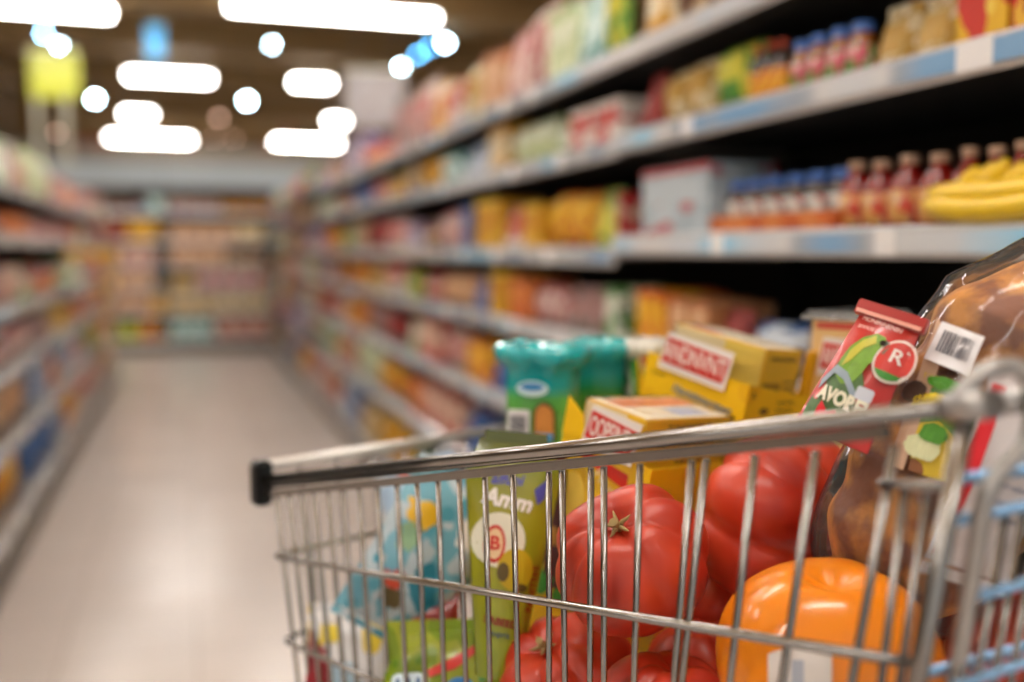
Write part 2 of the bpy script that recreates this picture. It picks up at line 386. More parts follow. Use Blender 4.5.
# header boards above the end shelves
for (xa, xb, lb) in ((-2.3, -0.25, 'grey-blue header board over the left end bay'), (-0.25, 1.9, 'grey-blue header board over the right end bay')):
    t = empty('header_board', ((xa + xb) / 2, YE + .30, 2.02), label=lb, cat='header board', group='header boards over the aisle end')
    w = (xb - xa) / 2 - 0.005
    bm = BM(); box(bm, -w, w, 0.0, 0.05, 0, 0.27, bev=0.005); obj('board', bm, mat('header_grey_blue', '#a3adb3', 0.4, vary=.1, bscale=3), t)
    for s in (-1, 1):
        bm = BM(); box(bm, s * w * .9 - 0.02, s * w * .9 + 0.02, 0.051, 0.08, -0.30, 0.27); obj('post', bm, kick_m, t)
# wide low board behind the end, warm grey strip
t = empty('header_board', (0.2, 15.5, 2.30), label='long warm-grey board high behind the end shelves', cat='header board')
bm = BM(); box(bm, -3.5, 3.5, 0, .05, 0, .45, bev=.01); obj('board', bm, mat('header_warm', '#7d7468', .6, vary=.1, bscale=2), t)
for s in (-2.5, 2.5):
    bm = BM(); tube(bm, [(s, 0.025, .45), (s, 0.025, ZROOF - 2.30)], .012, 6); obj('hanger_rod', bm, alu_m, t)
# ================================================================ groceries on the shelves
PAL = {  # spoken colour: three inks
 'red and cream': ('#b8282a', '#d9b9a4', '#8e1418'), 'red and yellow': ('#c22c22', '#e2b02c', '#a81a18'),
 'yellow and red': ('#e3b21c', '#c9301f', '#f0d050'), 'orange and yellow': ('#d97a20', '#e8b428', '#b8401a'),
 'yellow': ('#d6a010', '#c88c0c', '#e6c440'), 'golden yellow and white': ('#cc9414', '#dccda8', '#a86c0c'),
 'green and white': ('#4f9440', '#dfe5d4', '#2f6a28'), 'green and yellow': ('#4c8c30', '#c8c236', '#2c5c1e'),
 'blue and white': ('#3a66a8', '#cfd9e4', '#274a80'), 'deep blue': ('#27508f', '#3c6cae', '#16325e'),
 'cream and gold': ('#d9c89e', '#b8913e', '#efe6cc'), 'white and pink': ('#d4c0b6', '#b86c6a', '#e6dcd4'),
 'white and red': ('#dcd4cc', '#bf3a34', '#efe9e2'), 'pale green': ('#c6d49a', '#e4ead0', '#8fae5a'),
 'brown and cream': ('#6e4428', '#cdb691', '#4a2a18'), 'dark red': ('#7c1a1a', '#a02c26', '#4a0e10'),
 'orange': ('#cf6428', '#e08c48', '#a8421a'), 'pink and white': ('#b86464', '#d8bcb4', '#a03c4a'),
 'grey and pink': ('#8c827e', '#a87a76', '#5c5450'), 'dark brown': ('#33211a', '#523226', '#20130f'),
 'pale blue and red': ('#a9b8c2', '#bcc8d0', '#b44048'), 'purple and white': ('#5c4a86', '#c8bcd4', '#3c2c62'),
 'teal and white': ('#3f9c98', '#d4e6e2', '#24706e'), 'peach': ('#c88a5c', '#d8ae86', '#b06438')}
def pal_mats(p, seed):
    c = PAL[p]
    return (printed('print_%s_%d' % (p.replace(' ', '_'), seed), *c, scale=2.6, seed=seed * 3.7 + len(p), rough=.55, coat=0.0),
            mat('ink_a_' + p.replace(' ', '_'), c[1], 0.55), mat('ink_b_' + p.replace(' ', '_'), c[2], 0.55))
glass_dark = mat('jar_contents_dark', '#2a1512', 0.12, coat=0.6)
glass_red = mat('jar_contents_red', '#7d1512', 0.14, coat=0.6)
glass_amber = mat('jar_contents_amber', '#8a4a16', 0.14, coat=0.6)
cap_blue = mat('cap_blue', '#3f6fc0', 0.3); cap_beige = mat('cap_beige', '#c9a68c', 0.4); cap_white = mat('cap_white', '#dcdad4', 0.35); cap_red = mat('cap_red', '#a81e1e', 0.35)
# every maker returns [(part name, bmesh, material slot)], in a 1 x 1 x 1 frame: x width, -y front, z up
def k_carton():
    a = BM(); box(a, -.49, .49, -.48, .48, 0, 1, bev=0.012)
    l = BM(); box(l, -.40, .40, -.487, -.4805, .48, .82)
    t = BM(); box(t, -.49, .49, -.484, -.4805, .9, .985)
    return [('box', a, 0), ('front_label', l, 1), ('top_band', t, 2)]
def pil(u, v, w=.48, t=.42, pinch=0.0):
    e = max(0.0, 1 - abs(2 * v - 1) ** 3.5) ** .6; s = max(0.0, 1 - abs(2 * u - 1) ** 3) ** .6
    return e * s
def k_bag():
    a = BM()
    for sg in (-1, 1):
        surf(a, lambda u, v: Vector(((u - .5) * (.96 - .06 * math.sin(v * 3.14)), sg * (.40 * pil(u, v) + .012) + .01 * math.sin(u * 23 + v * 17), .02 + v * .96)), 10, 12)
    l = BM(); surf(l, lambda u, v: Vector(((u - .5) * (.96 - .06 * math.sin(v * 3.14)), -(.40 * pil(u, v) + .03) - .01 * math.sin(u * 23 + v * 17), .02 + v * .96)), 8, 8, u0=.14, u1=.86, v0=.45, v1=.8)
    s = BM()
    for z0 in (0.0, .94): box(s, -.48, .48, -.02, .02, z0, z0 + .06)
    return [('bag', a, 0), ('front_label', l, 1), ('seal', s, 2)]
def k_jar():
    a = BM(); lathe(a, [(0, 0), (.40, 0), (.46, .03), (.46, .68), (.40, .78), (.34, .82), (.34, .86)], 18)
    l = BM(); lathe(l, [(.468, .14), (.468, .60)], 18)
    c = BM(); lathe(c, [(.37, .84), (.38, .86), (.38, .97), (.35, 1.0), (0, 1.0)], 18)
    return [('jar_body', a, 0), ('wrap_label', l, 1), ('lid', c, 2)]
def k_bottle():
    a = BM(); lathe(a, [(0, 0), (.40, 0), (.46, .03), (.45, .30), (.46, .55), (.40, .68), (.22, .80), (.19, .88)], 18)
    l = BM(); lathe(l, [(.47, .10), (.462, .30), (.47, .54)], 18)
    c = BM(); lathe(c, [(.21, .87), (.23, .89), (.22, .99), (0, 1.0)], 18)
    return [('bottle_body', a, 0), ('wrap_label', l, 1), ('cap', c, 2)]
def k_can():
    a = BM(); lathe(a, [(0, 0.01), (.46, .01), (.47, .03), (.46, .05), (.46, .94), (.47, .96), (.47, .98)], 18)
    l = BM(); lathe(l, [(.466, .10), (.466, .90)], 18)
    c = BM(); lathe(c, [(.47, .985), (.44, .99), (.43, .965), (0, .965)], 18)
    return [('can_body', a, 2), ('wrap_label', l, 0), ('lid', c, 1)]
def k_pouch():
    a = BM()
    for sg in (-1, 1):
        surf(a, lambda u, v: Vector(((u - .5) * (.84 + .12 * v), sg * (.44 * (1 - v ** 1.6) * max(0, 1 - abs(2 * u - 1) ** 4) ** .5 + .012), v)), 8, 10)
    l = BM(); surf(l, lambda u, v: Vector(((u - .5) * (.84 + .12 * v), -(.44 * (1 - v ** 1.6) * max(0, 1 - abs(2 * u - 1) ** 4) ** .5 + .03), v)), 6, 6, u0=.15, u1=.85, v0=.25, v1=.72)
    s = BM(); box(s, -.48, .48, -.02, .02, .93, 1.0)
    return [('pouch', a, 0), ('front_label', l, 1), ('seal', s, 2)]
KINDS = {'carton': (k_carton, 'food_carton', 'carton'), 'bag': (k_bag, 'snack_bag', 'bag'), 'jar': (k_jar, 'glass_jar', 'jar'),
         'bottle': (k_bottle, 'sauce_bottle', 'bottle'), 'can': (k_can, 'food_can', 'can'), 'pouch': (k_pouch, 'standing_pouch', 'pouch')}
_cache = {}
def part_meshes(kind, p, seed, mats=None):
    key = (kind, p, seed, 'parts')
    if key not in _cache:
        ms = mats or list(pal_mats(p, seed))
        if mats is None and kind in ('jar', 'bottle'): ms = [{0: glass_dark, 1: glass_red, 2: glass_amber}[seed % 3], ms[0], ms[2]]
        out = []
        for (pn, bmx, sl) in KINDS[kind][0]():
            me = bpy.data.meshes.new(pn); bmesh.ops.recalc_face_normals(bmx, faces=bmx.faces); bmx.to_mesh(me); bmx.free()
            me.materials.append(ms[sl]); out.append((pn, me))
        _cache[key] = out
    return _cache[key]
def merged_mesh(kind, p, seed):
    key = (kind, p, seed, 'one')
    if key not in _cache:
        ms = list(pal_mats(p, seed))
        if kind in ('jar', 'bottle'): ms = [{0: glass_dark, 1: glass_red, 2: glass_amber}[seed % 3], ms[0], ms[2]]
        tot = BM(); me0 = bpy.data.meshes.new('x')
        for (pn, bmx, sl) in KINDS[kind][0]():
            bmesh.ops.recalc_face_normals(bmx, faces=bmx.faces)
            for f in bmx.faces: f.material_index = sl
            bmx.to_mesh(me0); bmx.free(); tot.from_mesh(me0)
        bpy.data.meshes.remove(me0)
        me = bpy.data.meshes.new(KINDS[kind][1]); tot.to_mesh(me); tot.free()
        for m in ms: me.materials.append(m)
        _cache[key] = me
    return _cache[key]
def product(kind, p, seed, loc, rz, size, label, group, parts, mats=None):
    """one grocery item; SIZE = width, depth, height"""
    if parts:
        t = empty(KINDS[kind][1], loc, (0, 0, rz), label=label, cat=KINDS[kind][2], group=group)
        t.scale = size
        for (pn, me) in part_meshes(kind, p, seed, mats): link_mesh(pn, me, t)
    else:
        t = link_mesh(KINDS[kind][1], merged_mesh(kind, p, seed)); t.location = loc; t.rotation_euler = (0, 0, rz); t.scale = size
        tag(t, label, KINDS[kind][2], group)
    return t
ORD = ['first', 'second', 'third', 'fourth', 'fifth', 'sixth', 'seventh', 'eighth']
SHELF = ['bottom shelf', 'second shelf up', 'third shelf up', 'fourth shelf up', 'fifth shelf up', 'sixth shelf up', 'top shelf']
NUM = ['', 'one', 'two', 'three', 'four', 'five', 'six', 'seven', 'eight']
SIZES = {'carton': (.11, .16, .19), 'bag': (.15, .10, .20), 'jar': (.072, .072, .105), 'bottle': (.072, .072, .19), 'can': (.075, .075, .11), 'pouch': (.13, .10, .19)}
GAP = .004
used = set()
def uniq(l):
    assert l not in used, l
    used.add(l); return l
def row_label(p, kind, i, n, shelf, where):
    if n == 1: s = 'single %s %s, %s, %s' % (p, KINDS[kind][2], shelf, where)
    else: s = '%s %s, %s of %s, %s, %s' % (p, KINDS[kind][2], ORD[i], NUM[n], shelf, where)
    if s in used: s = 'other ' + s
    return uniq(s)
def y_at(px, X):
    r = ray(px, 341); return X * r.y / r.x
# --- right-hand shelves, the stretch the photograph shows clearly: (px from, px to, count, kind, colours, height m)
ROWS = {
 6: [(655, 735, 2, 'bag', 'brown and cream', .19), (628, 655, 1, 'pouch', 'golden yellow and white', .20), (598, 628, 2, 'bag', 'green and yellow', .22), (570, 598, 2, 'pouch', 'teal and white', .21),
     (545, 570, 2, 'carton', 'pale green', .20), (522, 545, 2, 'bag', 'white and pink', .24), (502, 522, 2, 'pouch', 'pink and white', .22), (482, 502, 2, 'carton', 'peach', .19),
     (462, 482, 2, 'bag', 'cream and gold', .20), (445, 462, 2, 'carton', 'white and red', .17), (430, 445, 2, 'pouch', 'yellow', .22), (412, 430, 3, 'bag', 'white and pink', .26), (396, 412, 3, 'carton', 'grey and pink', .25)],
 5: [(992, 1060, 2, 'carton', 'red and yellow', .17), (936, 990, 1, 'carton', 'yellow and red', .155), (852, 934, 2, 'pouch', 'cream and gold', .098), (776, 850, 4, 'jar', 'pink and white', .088),
     (738, 774, 3, 'bottle', 'orange and yellow', .105), (697, 737, 1, 'bag', 'green and yellow', .135), (650, 696, 2, 'bag', 'cream and gold', .12), (617, 649, 1, 'pouch', 'dark red', .13),
     (566, 615, 2, 'carton', 'white and red', .105), (548, 563, 1, 'pouch', 'green and white', .12), (508, 545, 3, 'bag', 'pale green', .13), (487, 506, 2, 'carton', 'golden yellow and white', .15),
     (462, 485, 3, 'pouch', 'blue and white', .13), (442, 460, 2, 'carton', 'teal and white', .11), (420, 440, 3, 'bag', 'yellow', .14), (400, 418, 3, 'carton', 'brown and cream', .13)],
 4: [(637, 705, 1, 'carton', 'pale blue and red', .145), (611, 636, 1, 'carton', 'red and cream', .135), (586, 606, 1, 'pouch', 'green and yellow', .15), (542, 583, 2, 'bag', 'orange and yellow', .15),
     (520, 540, 2, 'carton', 'yellow', .13), (500, 518, 2, 'pouch', 'white and red', .13), (473, 498, 1, 'carton', 'yellow', .17), (462, 471, 1, 'carton', 'deep blue', .17), (436, 460, 3, 'bag', 'pink and white', .15),
     (420, 434, 2, 'jar', 'brown and cream', .12), (404, 418, 3, 'carton', 'purple and white', .12), (385, 402, 4, 'bag', 'white and red', .15)],
 3: [(955, 1070, 4, 'jar', 'dark brown', .11), (850, 950, 4, 'jar', 'dark brown', .10), (800, 846, 2, 'can', 'brown and cream', .09), (736, 798, 1, 'bag', 'blue and white', .085), (706, 734, 1, 'pouch', 'dark red', .10), (666, 704, 2, 'carton', 'peach', .11),
     (620, 664, 3, 'carton', 'orange and yellow', .125), (602, 618, 1, 'carton', 'green and white', .13), (562, 600, 3, 'pouch', 'grey and pink', .12), (530, 560, 3, 'bag', 'pink and white', .11),
     (508, 528, 2, 'carton', 'orange', .13), (488, 506, 2, 'carton', 'yellow', .14), (470, 486, 2, 'pouch', 'deep blue', .13), (440, 468, 4, 'bag', 'peach', .12), (420, 438, 3, 'jar', 'red and cream', .12), (400, 418, 3, 'carton', 'green and yellow', .12), (384, 398, 3, 'bag', 'white and red', .15)],
 2: [(560, 620, 4, 'carton', 'blue and white', .15), (520, 558, 3, 'bag', 'orange', .14), (490, 518, 3, 'pouch', 'deep blue', .15), (466, 488, 2, 'carton', 'orange and yellow', .15), (440, 464, 3, 'bag', 'white and pink', .14), (416, 438, 3, 'carton', 'red and cream', .17), (400, 414, 2, 'pouch', 'green and white', .16), (384, 398, 3, 'bag', 'dark red', .15)],
 1: [(460, 520, 4, 'pouch', 'deep blue', .15), (420, 458, 4, 'carton', 'red and cream', .17), (398, 418, 3, 'carton', 'orange', .16), (376, 396, 4, 'bag', 'red and yellow', .16)],
 0: [(430, 480, 3, 'bag', 'pink and white', .16), (404, 428, 2, 'pouch', 'green and white', .17), (376, 402, 3, 'bag', 'yellow', .2), (360, 374, 2, 'carton', 'cream and gold', .18)],
}
def right_bay(y):
    for i, (a, c) in enumerate(BAYS_R):
        if a <= y < c: return i
    return 0
WR = ['nearest right bay', 'second right bay', 'third right bay', 'fourth right bay', 'farthest right bay']; WL = ['nearest left bay', 'middle left bay', 'farthest left bay']
rnd = random.Random(21)
XF = XR + 0.03
last_y = {}
used_combo = set()
pid = 0
for sh, items in ROWS.items():
    ymax = 0
    for (a, c, n, kind, p, h) in items:
        y0, y1 = y_at(c, XF), y_at(a, XF); ymax = max(ymax, y1)
        bay = right_bay((y0 + y1) / 2)
        lo, hi = BAYS_R[bay]; y0 = max(y0, lo + .05); y1 = min(y1, hi - .05)
        w = (y1 - y0) / n; z = HRs[bay][sh]
        used_combo.add((bay, sh, kind, p)); pid += 1
        for i in range(n):
            yc = y0 + (i + .5) * w
            ww = w - GAP * 1.5
            if kind in ('jar', 'bottle', 'can'): ww = min(ww, .085)
            dd = {'carton': .16, 'bag': min(.11, ww), 'jar': ww, 'bottle': ww, 'can': ww, 'pouch': min(.10, ww)}[kind]
            mats = None
            if (sh, kind, p) == (5, 'jar', 'pink and white'): mats = [glass_amber, printed('jar_label_pinkgreen', '#c85a6a', '#5ea044', '#e8d8c8', 2.6, seed=3), cap_blue]
            if kind == 'jar' and p == 'dark brown': mats = [glass_dark, mat('label_dark', '#38201a', .4), mat('lid_dark', '#3c2c26', .35)]
            product(kind, p, pid % 5, (XF + dd / 2 + rnd.uniform(0, .006), yc, z), -math.pi / 2, (ww, dd, h * rnd.uniform(.97, 1.03)),
                    row_label(p, kind, i, n, SHELF[sh], WR[bay]), '%s %ss, %s of the %s' % (p, KINDS[kind][2], SHELF[sh], WR[bay]) if n > 1 else None, yc < 3.2, mats)
    last_y[sh] = ymax
# seven red bottles, the tray of dark jars and the bananas, fifth shelf up of the nearest bay
z4 = HRs[0][4]
for i, px in enumerate((1016, 990, 963, 934, 904, 877, 853)):
    y = y_at(px, XF + .05)
    product('bottle', 'redsauce', 0, (XF + .05, y, z4), -math.pi / 2, (.062 if i > 2 else .05, .062 if i > 2 else .05, .112 - .003 * (i % 2)),
            uniq('red sauce bottle with yellow label, %s of seven beside the bananas, fifth shelf' % ORD[i]), 'red sauce bottles behind the bananas', True,
            [mat('sauce_red', '#8e1a14', .15, coat=.5), printed('sauce_label', '#d9a05a', '#c8442e', '#e2c8a0', 3, seed=1), cap_beige])
ya, yb = y_at(830, XF), y_at(706, XF)
t = empty('display_tray', (XF + .06, (ya + yb) / 2, z4), (0, 0, -math.pi / 2), label='open orange cardboard tray holding dark jars, fifth shelf up', cat='tray')
w2 = (yb - ya) / 2 - .004
bm = BM(); box(bm, -w2, w2, -.055, .055, 0, .004, bev=0); obj('tray_floor', bm, mat('tray_orange', '#c2622c', .5), t)
bm = BM(); box(bm, -w2, w2, -.058, -.055, 0, .036); obj('front_lip', bm, printed('tray_print', '#c8642c', '#d98448', '#b04a22', 18, seed=2), t)
for s in (-1, 1):
    bm = BM(); box(bm, s * w2 - .0015, s * w2 + .0015, -.055, .055, 0, .036); obj('side_lip', bm, mat('tray_orange', '#c2622c', .5), t)
nj = 6; ww = (2 * w2 - .006) / nj
for i in range(nj):
    product('jar', 'darkjar', 0, (XF + .052, ya + .007 + (i + .5) * ww, z4 + .0045), -math.pi / 2, (ww - .002, ww - .002, .098),
            uniq('dark jar with white label and blue lid, %s of six in the orange tray' % ORD[i]), 'dark jars in the orange tray', True,
            [glass_dark, printed('white_script_label', '#d8d4cc', '#4a3430', '#b03a2c', 3.2, seed=4, balance=.58), cap_blue])
def banana(bm, p0, d, ln, r, up, M):
    pts, rs = [], []
    for i in range(9):
        t_ = i / 8; pts.append(M @ (Vector(p0) + Vector(d) * ln * t_ + Vector((0, 0, up * (2 * t_ - 1) ** 2))))
        rs.append(r * (0.35 if i == 0 else .45 if i == 8 else .85 if i in (1, 7) else 1.0))
    tube(bm, pts, rs, 8)
t = empty('banana_bunch', (XR + .045, (y_at(1060, XR) + y_at(914, XR)) / 2, z4 + .006), (0, 0, -math.pi / 2), label='bright yellow bunch of bananas lying along the shelf edge before red bottles', cat='bananas')
ban = mat('banana_skin', '#e3bd1a', .4, vary=.12, bscale=30)
hw = (y_at(914, XR) - y_at(1060, XR)) / 2
for i in range(9):
    bm = BM(); x = -hw * .88 + i * hw * 2 * .8 / 8
    banana(bm, (x, -.020 + .004 * (i % 2), .022 + .003 * (i % 3)), (.55, .06, .35), .10, .0135, .015, Matrix.Identity(4)); obj('banana', bm, ban, t)
for k, (yy, zz) in enumerate(((-.038, .016), (-.018, .014), (-.032, .036))):
    bm = BM(); pts = [Vector((-hw + 2 * hw * j / 14, yy, zz + .012 * (2 * j / 14 - 1) ** 2 * (1 if k < 2 else .4))) for j in range(15)]
    tube(bm, pts, [.004] + [.012, .0155] + [.017] * 9 + [.0155, .012, .004], 10); obj('banana', bm, ban, t)
bm = BM(); tube(bm, [(-hw * .98, -.02, .03), (-hw * 1.04, -.02, .05)], .006, 6); obj('stalk', bm, mat('stalk_green', '#8c8a2a', .6), t)
# --- everything farther along: runs of equal items
WARM = ['red and cream', 'red and yellow', 'orange and yellow', 'yellow', 'peach', 'white and pink', 'pink and white', 'brown and cream', 'golden yellow and white', 'white and red', 'cream and gold', 'grey and pink', 'orange', 'dark red', 'green and white', 'blue and white', 'deep blue', 'green and yellow', 'pale green', 'yellow and red', 'purple and white', 'teal and white']
KL = ['carton', 'bag', 'pouch', 'carton', 'bag', 'pouch', 'jar', 'can', 'bottle']
def fill(y0, y1, place, shelf_name, where, gapz, key, wmul=1.0, parts=False, pals=WARM, hmax=.24, kinds=KL):
    global pid
    y = y0
    while y < y1 - .08:
        for _ in range(60):
            kind, p = rnd.choice(kinds), rnd.choice(pals)
            if (key, kind, p) not in used_combo: break
        used_combo.add((key, kind, p)); pid += 1
        w, d, h = SIZES[kind]; w *= wmul * (1.35 if kind in ('jar', 'can', 'bottle') and wmul > 1.2 else 1); h = min(h * rnd.uniform(.8, 1.1) * (1 + (wmul - 1) * .25), gapz * .85, hmax)
        n = rnd.choice([2, 3, 3, 4]); n = max(1, min(n, int((y1 - y) / w)))
        for i in range(n):
            place(y + (i + .5) * w, kind, p, pid % 5, (w - GAP, min(d, .2) if kind in ('carton', 'bag', 'pouch') else w - GAP, h * rnd.uniform(.97, 1.03)),
                  row_label(p, kind, i, n, shelf_name, where), '%s %ss, %s of the %s' % (p, KINDS[kind][2], shelf_name, where) if n > 1 else None)
        y += n * w + rnd.choice([.004, .01, .02])
for sh in range(7):
    start = last_y[sh] + .01
    for bay, (lo, hi) in enumerate(BAYS_R):
        a = max(lo + .05, start)
        if a > hi - .15: continue
        z = HRs[bay][sh]; gz = (HRs[bay][sh + 1] - z - .045) if sh < 6 else .3
        def place(yc, kind, p, seed, size, label, group, z=z):
            product(kind, p, seed, (XF + size[1] / 2 + .02, yc, z), -math.pi / 2, size, label, group, False)
        fill(a, hi - .05, place, SHELF[sh], WR[bay], gz, (bay, sh), 1.25 if bay < 2 else 1.5 if bay < 3 else 1.8)
SHL = SHELF[:5] + ['top shelf']
LOWL = ['orange', 'yellow', 'deep blue', 'pink and white', 'orange and yellow', 'blue and white', 'red and cream', 'peach', 'green and yellow', 'grey and pink', 'brown and cream', 'dark red', 'white and red']
UPL = ['white and pink', 'pale green', 'pink and white', 'grey and pink', 'red and cream', 'peach', 'white and red', 'cream and gold', 'teal and white', 'orange', 'green and white']
L_ROWS = {0: [(0, 8, 1, 'bag', 'dark red', .20), (10, 34, 1, 'bag', 'orange and yellow', .22), (37, 60, 2, 'pouch', 'deep blue', .20)],
          1: [(-6, 13, 1, 'carton', 'brown and cream', .17), (16, 40, 2, 'bag', 'peach', .18), (42, 58, 2, 'carton', 'blue and white', .19), (60, 70, 2, 'pouch', 'orange', .19)]}
left_start = {}
for sh, items in L_ROWS.items():
    for (a, c, n, kind, p, h) in items:
        ya_, yb_ = XL / (ray(a, 341).x / ray(a, 341).y), XL / (ray(c, 341).x / ray(c, 341).y)
        w = (yb_ - ya_) / n; bay = 0 if (ya_ + yb_) / 2 < 5.2 else 1; pid += 1; left_start[sh] = yb_
        if ya_ < 5.2 < yb_: ya_ += .03
        used_combo.add((('L', bay, sh), kind, p))
        for i in range(n):
            product(kind, p, pid % 5, (XL - .045 - .07, ya_ + (i + .5) * w, HL[sh]), math.pi / 2, (w * .8, .13, h), row_label(p, kind, i, n, SHELF[sh], WL[bay]), None, False)
for sh in range(6):
    for bay, (lo, hi) in enumerate(BAYS_L):
        z = HL[sh]; gz = (HL[sh + 1] - z - .045) if sh < 5 else .3
        a = max(lo + .05, 3.45, left_start.get(sh, 0) + .02)
        if a > hi - .2: continue
        def place(yc, kind, p, seed, size, label, group, z=z):
            product(kind, p, seed, (XL - .045 - size[1] / 2, yc, z), math.pi / 2, size, label, group, yc < 4.6)
        fill(a, hi - .05, place, SHL[sh], WL[bay], gz * (.8 if sh < 5 else 1), ('L', bay, sh), 1.3 if bay < 2 else 1.6, pals=UPL if sh > 2 else LOWL, kinds=KL[:6] + ['can', 'bottle'])
WEND = ['left end rack', 'right end rack']
for bay, (x0, x1) in enumerate(((-2.3, -.25), (-.25, 1.44))):
    for sh in range(6):
        z = HE[sh]; gz = (HE[sh + 1] - z - .045) if sh < 5 else .22
        def place(xc, kind, p, seed, size, label, group, z=z):
            product(kind, p, seed, (xc, YE + .022 + size[1] / 2, z), 0, size, label.replace('from the near end', 'from the left'), group, False)
        pals = ['peach', 'orange and yellow', 'white and red', 'cream and gold', 'orange', 'golden yellow and white', 'white and pink'] if bay == 1 and sh in (4, 5, 3) else WARM
        if sh == 5: pals = ['blue and white', 'teal and white', 'white and pink', 'green and white', 'pale green', 'deep blue', 'yellow', 'purple and white'] if bay == 0 else ['yellow', 'peach', 'orange and yellow', 'golden yellow and white', 'cream and gold', 'white and pink']
        fill(max(x0 + .05, -1.35), min(x1 - .05, 1.0), place, SHL[sh], WEND[bay], gz, ('E', bay, sh), 1.5, pals=pals)
# ================================================================ the trolley
chrome = mat('trolley_chrome', '#8f8c89', 0.22, 1.0)
chrome_bluelit = mat('trolley_chrome_blue_lit', '#7fa6cc', 0.3, 0.7)  # blue light on the rear wires, put into the metal's colour
satin = mat('loop_satin', '#a3a19f', .34, .8)
black_pl = mat('black_plastic', '#0c0c0e', 0.3)
P1 = pt(262, 480, 1.20); P2 = pt(968, 406, 0.55)
uh = Vector((P1.x - P2.x, P1.y - P2.y, 0)).normalized()
ph = Vector((uh.y, -uh.x, 0))
qh = Vector((0.985, 0.153, 0)).normalized()
Zv = Vector((0, 0, 1))
rim_dir = (P1 - P2).normalized(); rim_len = (P1 - P2).length
dn = (-Zv + 0.035 * ph).normalized(); NS = rim_dir.cross(dn).normalized()
def side(px, py, inset=0.0): return on_plane(px, py, P1 + ph * inset, NS)
P1R = P1 + ph * 0.42; P2R = P2 + qh * 0.50
CART = empty('shopping_trolley', (P2.x * .5 + P1.x * .5 + ph.x * .22, P2.y * .5 + P1.y * .5 + ph.y * .22, 0), label='chrome wire shopping trolley full of groceries, standing in the aisle', cat='shopping trolley')
def cpart(name, bm, m, parent=None, smooth=False):
    o = obj(name, bm, m, None, smooth); o.parent = parent or CART
    if not parent: o.matrix_parent_inverse = Matrix.Translation(-Vector(CART.location))
    return o
def off(p, a=0, b=0, c=0): return p + uh * a + ph * b + Zv * c
# near side rim: round rail on top, a thin rod and a flat bar below it
bm = BM(); tube(bm, [P2, P1], 0.0058, 14); cpart('top_rail', bm, chrome)
bm = BM(); tube(bm, [off(P2, 0.03, 0.003, -0.0100), off(P1, 0, 0.003, -0.0095)], 0.0026, 10); cpart('rim_rod', bm, chrome)
def flat_bar(p, q, h, w, bm):
    d = (q - p).normalized(); s = ph * w / 2; z = (Zv - d * d.z).normalized() * h / 2
    vs = [bm.verts.new(e + sx * s + sz * z) for e in (p, q) for sx, sz in ((-1, -1), (1, -1), (1, 1), (-1, 1))]
    for i in range(4): bm.faces.new((vs[i], vs[(i + 1) % 4], vs[4 + (i + 1) % 4], vs[4 + i]))
    bm.faces.new(vs[:4]); bm.faces.new(vs[4:])
    bmesh.ops.bevel(bm, geom=bm.edges[:], offset=w * .3, segments=2, affect='EDGES')
bm = BM(); flat_bar(off(P2, 0.045, 0.001, -0.0205), off(P1, 0.0, 0.001, -0.0180), 0.0082, 0.0045, bm); cpart('rim_bar', bm, chrome)
# front rim, far rim, rear rim
F1, F2 = off(P1, .004, 0, .016), off(P1R, .004, 0, .016)
bm = BM(); tube(bm, [F1, F2], 0.0066, 12); cpart('top_rail', bm, mat('rail_satin', '#d6d4d0', .38, .6))
bm = BM(); tube(bm, [F2 - Zv * .014, P2R], 0.0058, 12); cpart('top_rail', bm, chrome)
bm = BM(); tube(bm, [P2, P2 + qh * .02], 0.0085, 14); tube(bm, [P2 + qh * .018, P2R], 0.0070, 14); cpart('rear_rail', bm, satin)
bm = BM(); tube(bm, [P2 - rim_dir * -.012 , P2 - rim_dir * .012], 0.0088, 14); cpart('rail_joint', bm, satin)
# corner cap
for P, sg in ((P1, 0), (P1R, 1)):
    bm = BM(); M4 = Matrix((( uh.x, ph.x, 0, P.x), (uh.y, ph.y, 0, P.y), (0, 0, 1, P.z), (0, 0, 0, 1)))
    box(bm, -.008, .013, -.011, .012, -.031, .024, bev=.004, M=M4); cpart('corner_cap', bm, black_pl)
# horizontal side wires: (pixels on the near side)
def zline(a, b, n=2): return [a, b]
H = {}
for k, (pa, pb) in {2: ((270, 556), (890, 659)), 3: ((279, 639), (380, 682.5))}.items():
    A, B = side(*pa), side(*pb); d = (B - A).normalized()
    s = ((P2 - A).dot(-uh)) / d.dot(-uh)
    H[k] = (A, A + d * (s - (.02 if k == 2 else .03)))
HA = off(H[3][0], -.012, .012, -.10); HB = off(H[3][1], .05, .012, -.09); H[4] = (HA, HB)
# rear corner points, and the far side is the near side moved across
def across_front(p): return p + ph * (0.42 - 2 * (p - P1).dot(ph))
def across_rear(p): return p + qh * (0.50 - 2 * (p - P2).dot(ph))
for k in (2, 3, 4):
    A, B = H[k]; AR, BR = across_front(A), across_rear(B)
    r = 0.0036 if k == 2 else .0032
    path = [B] + bend(B, A, AR, .03) + bend(A, AR, BR, .03) + [BR]
    bm = BM(); tube(bm, path, r, 10); cpart('ring_wire', bm, chrome)
    bm = BM(); tube(bm, [B + (B - A).normalized() * -.0 + uh * .002 - Zv * .006, BR + uh * .002 - Zv * .006], .0034, 10); cpart('rear_wire', bm, chrome_bluelit)
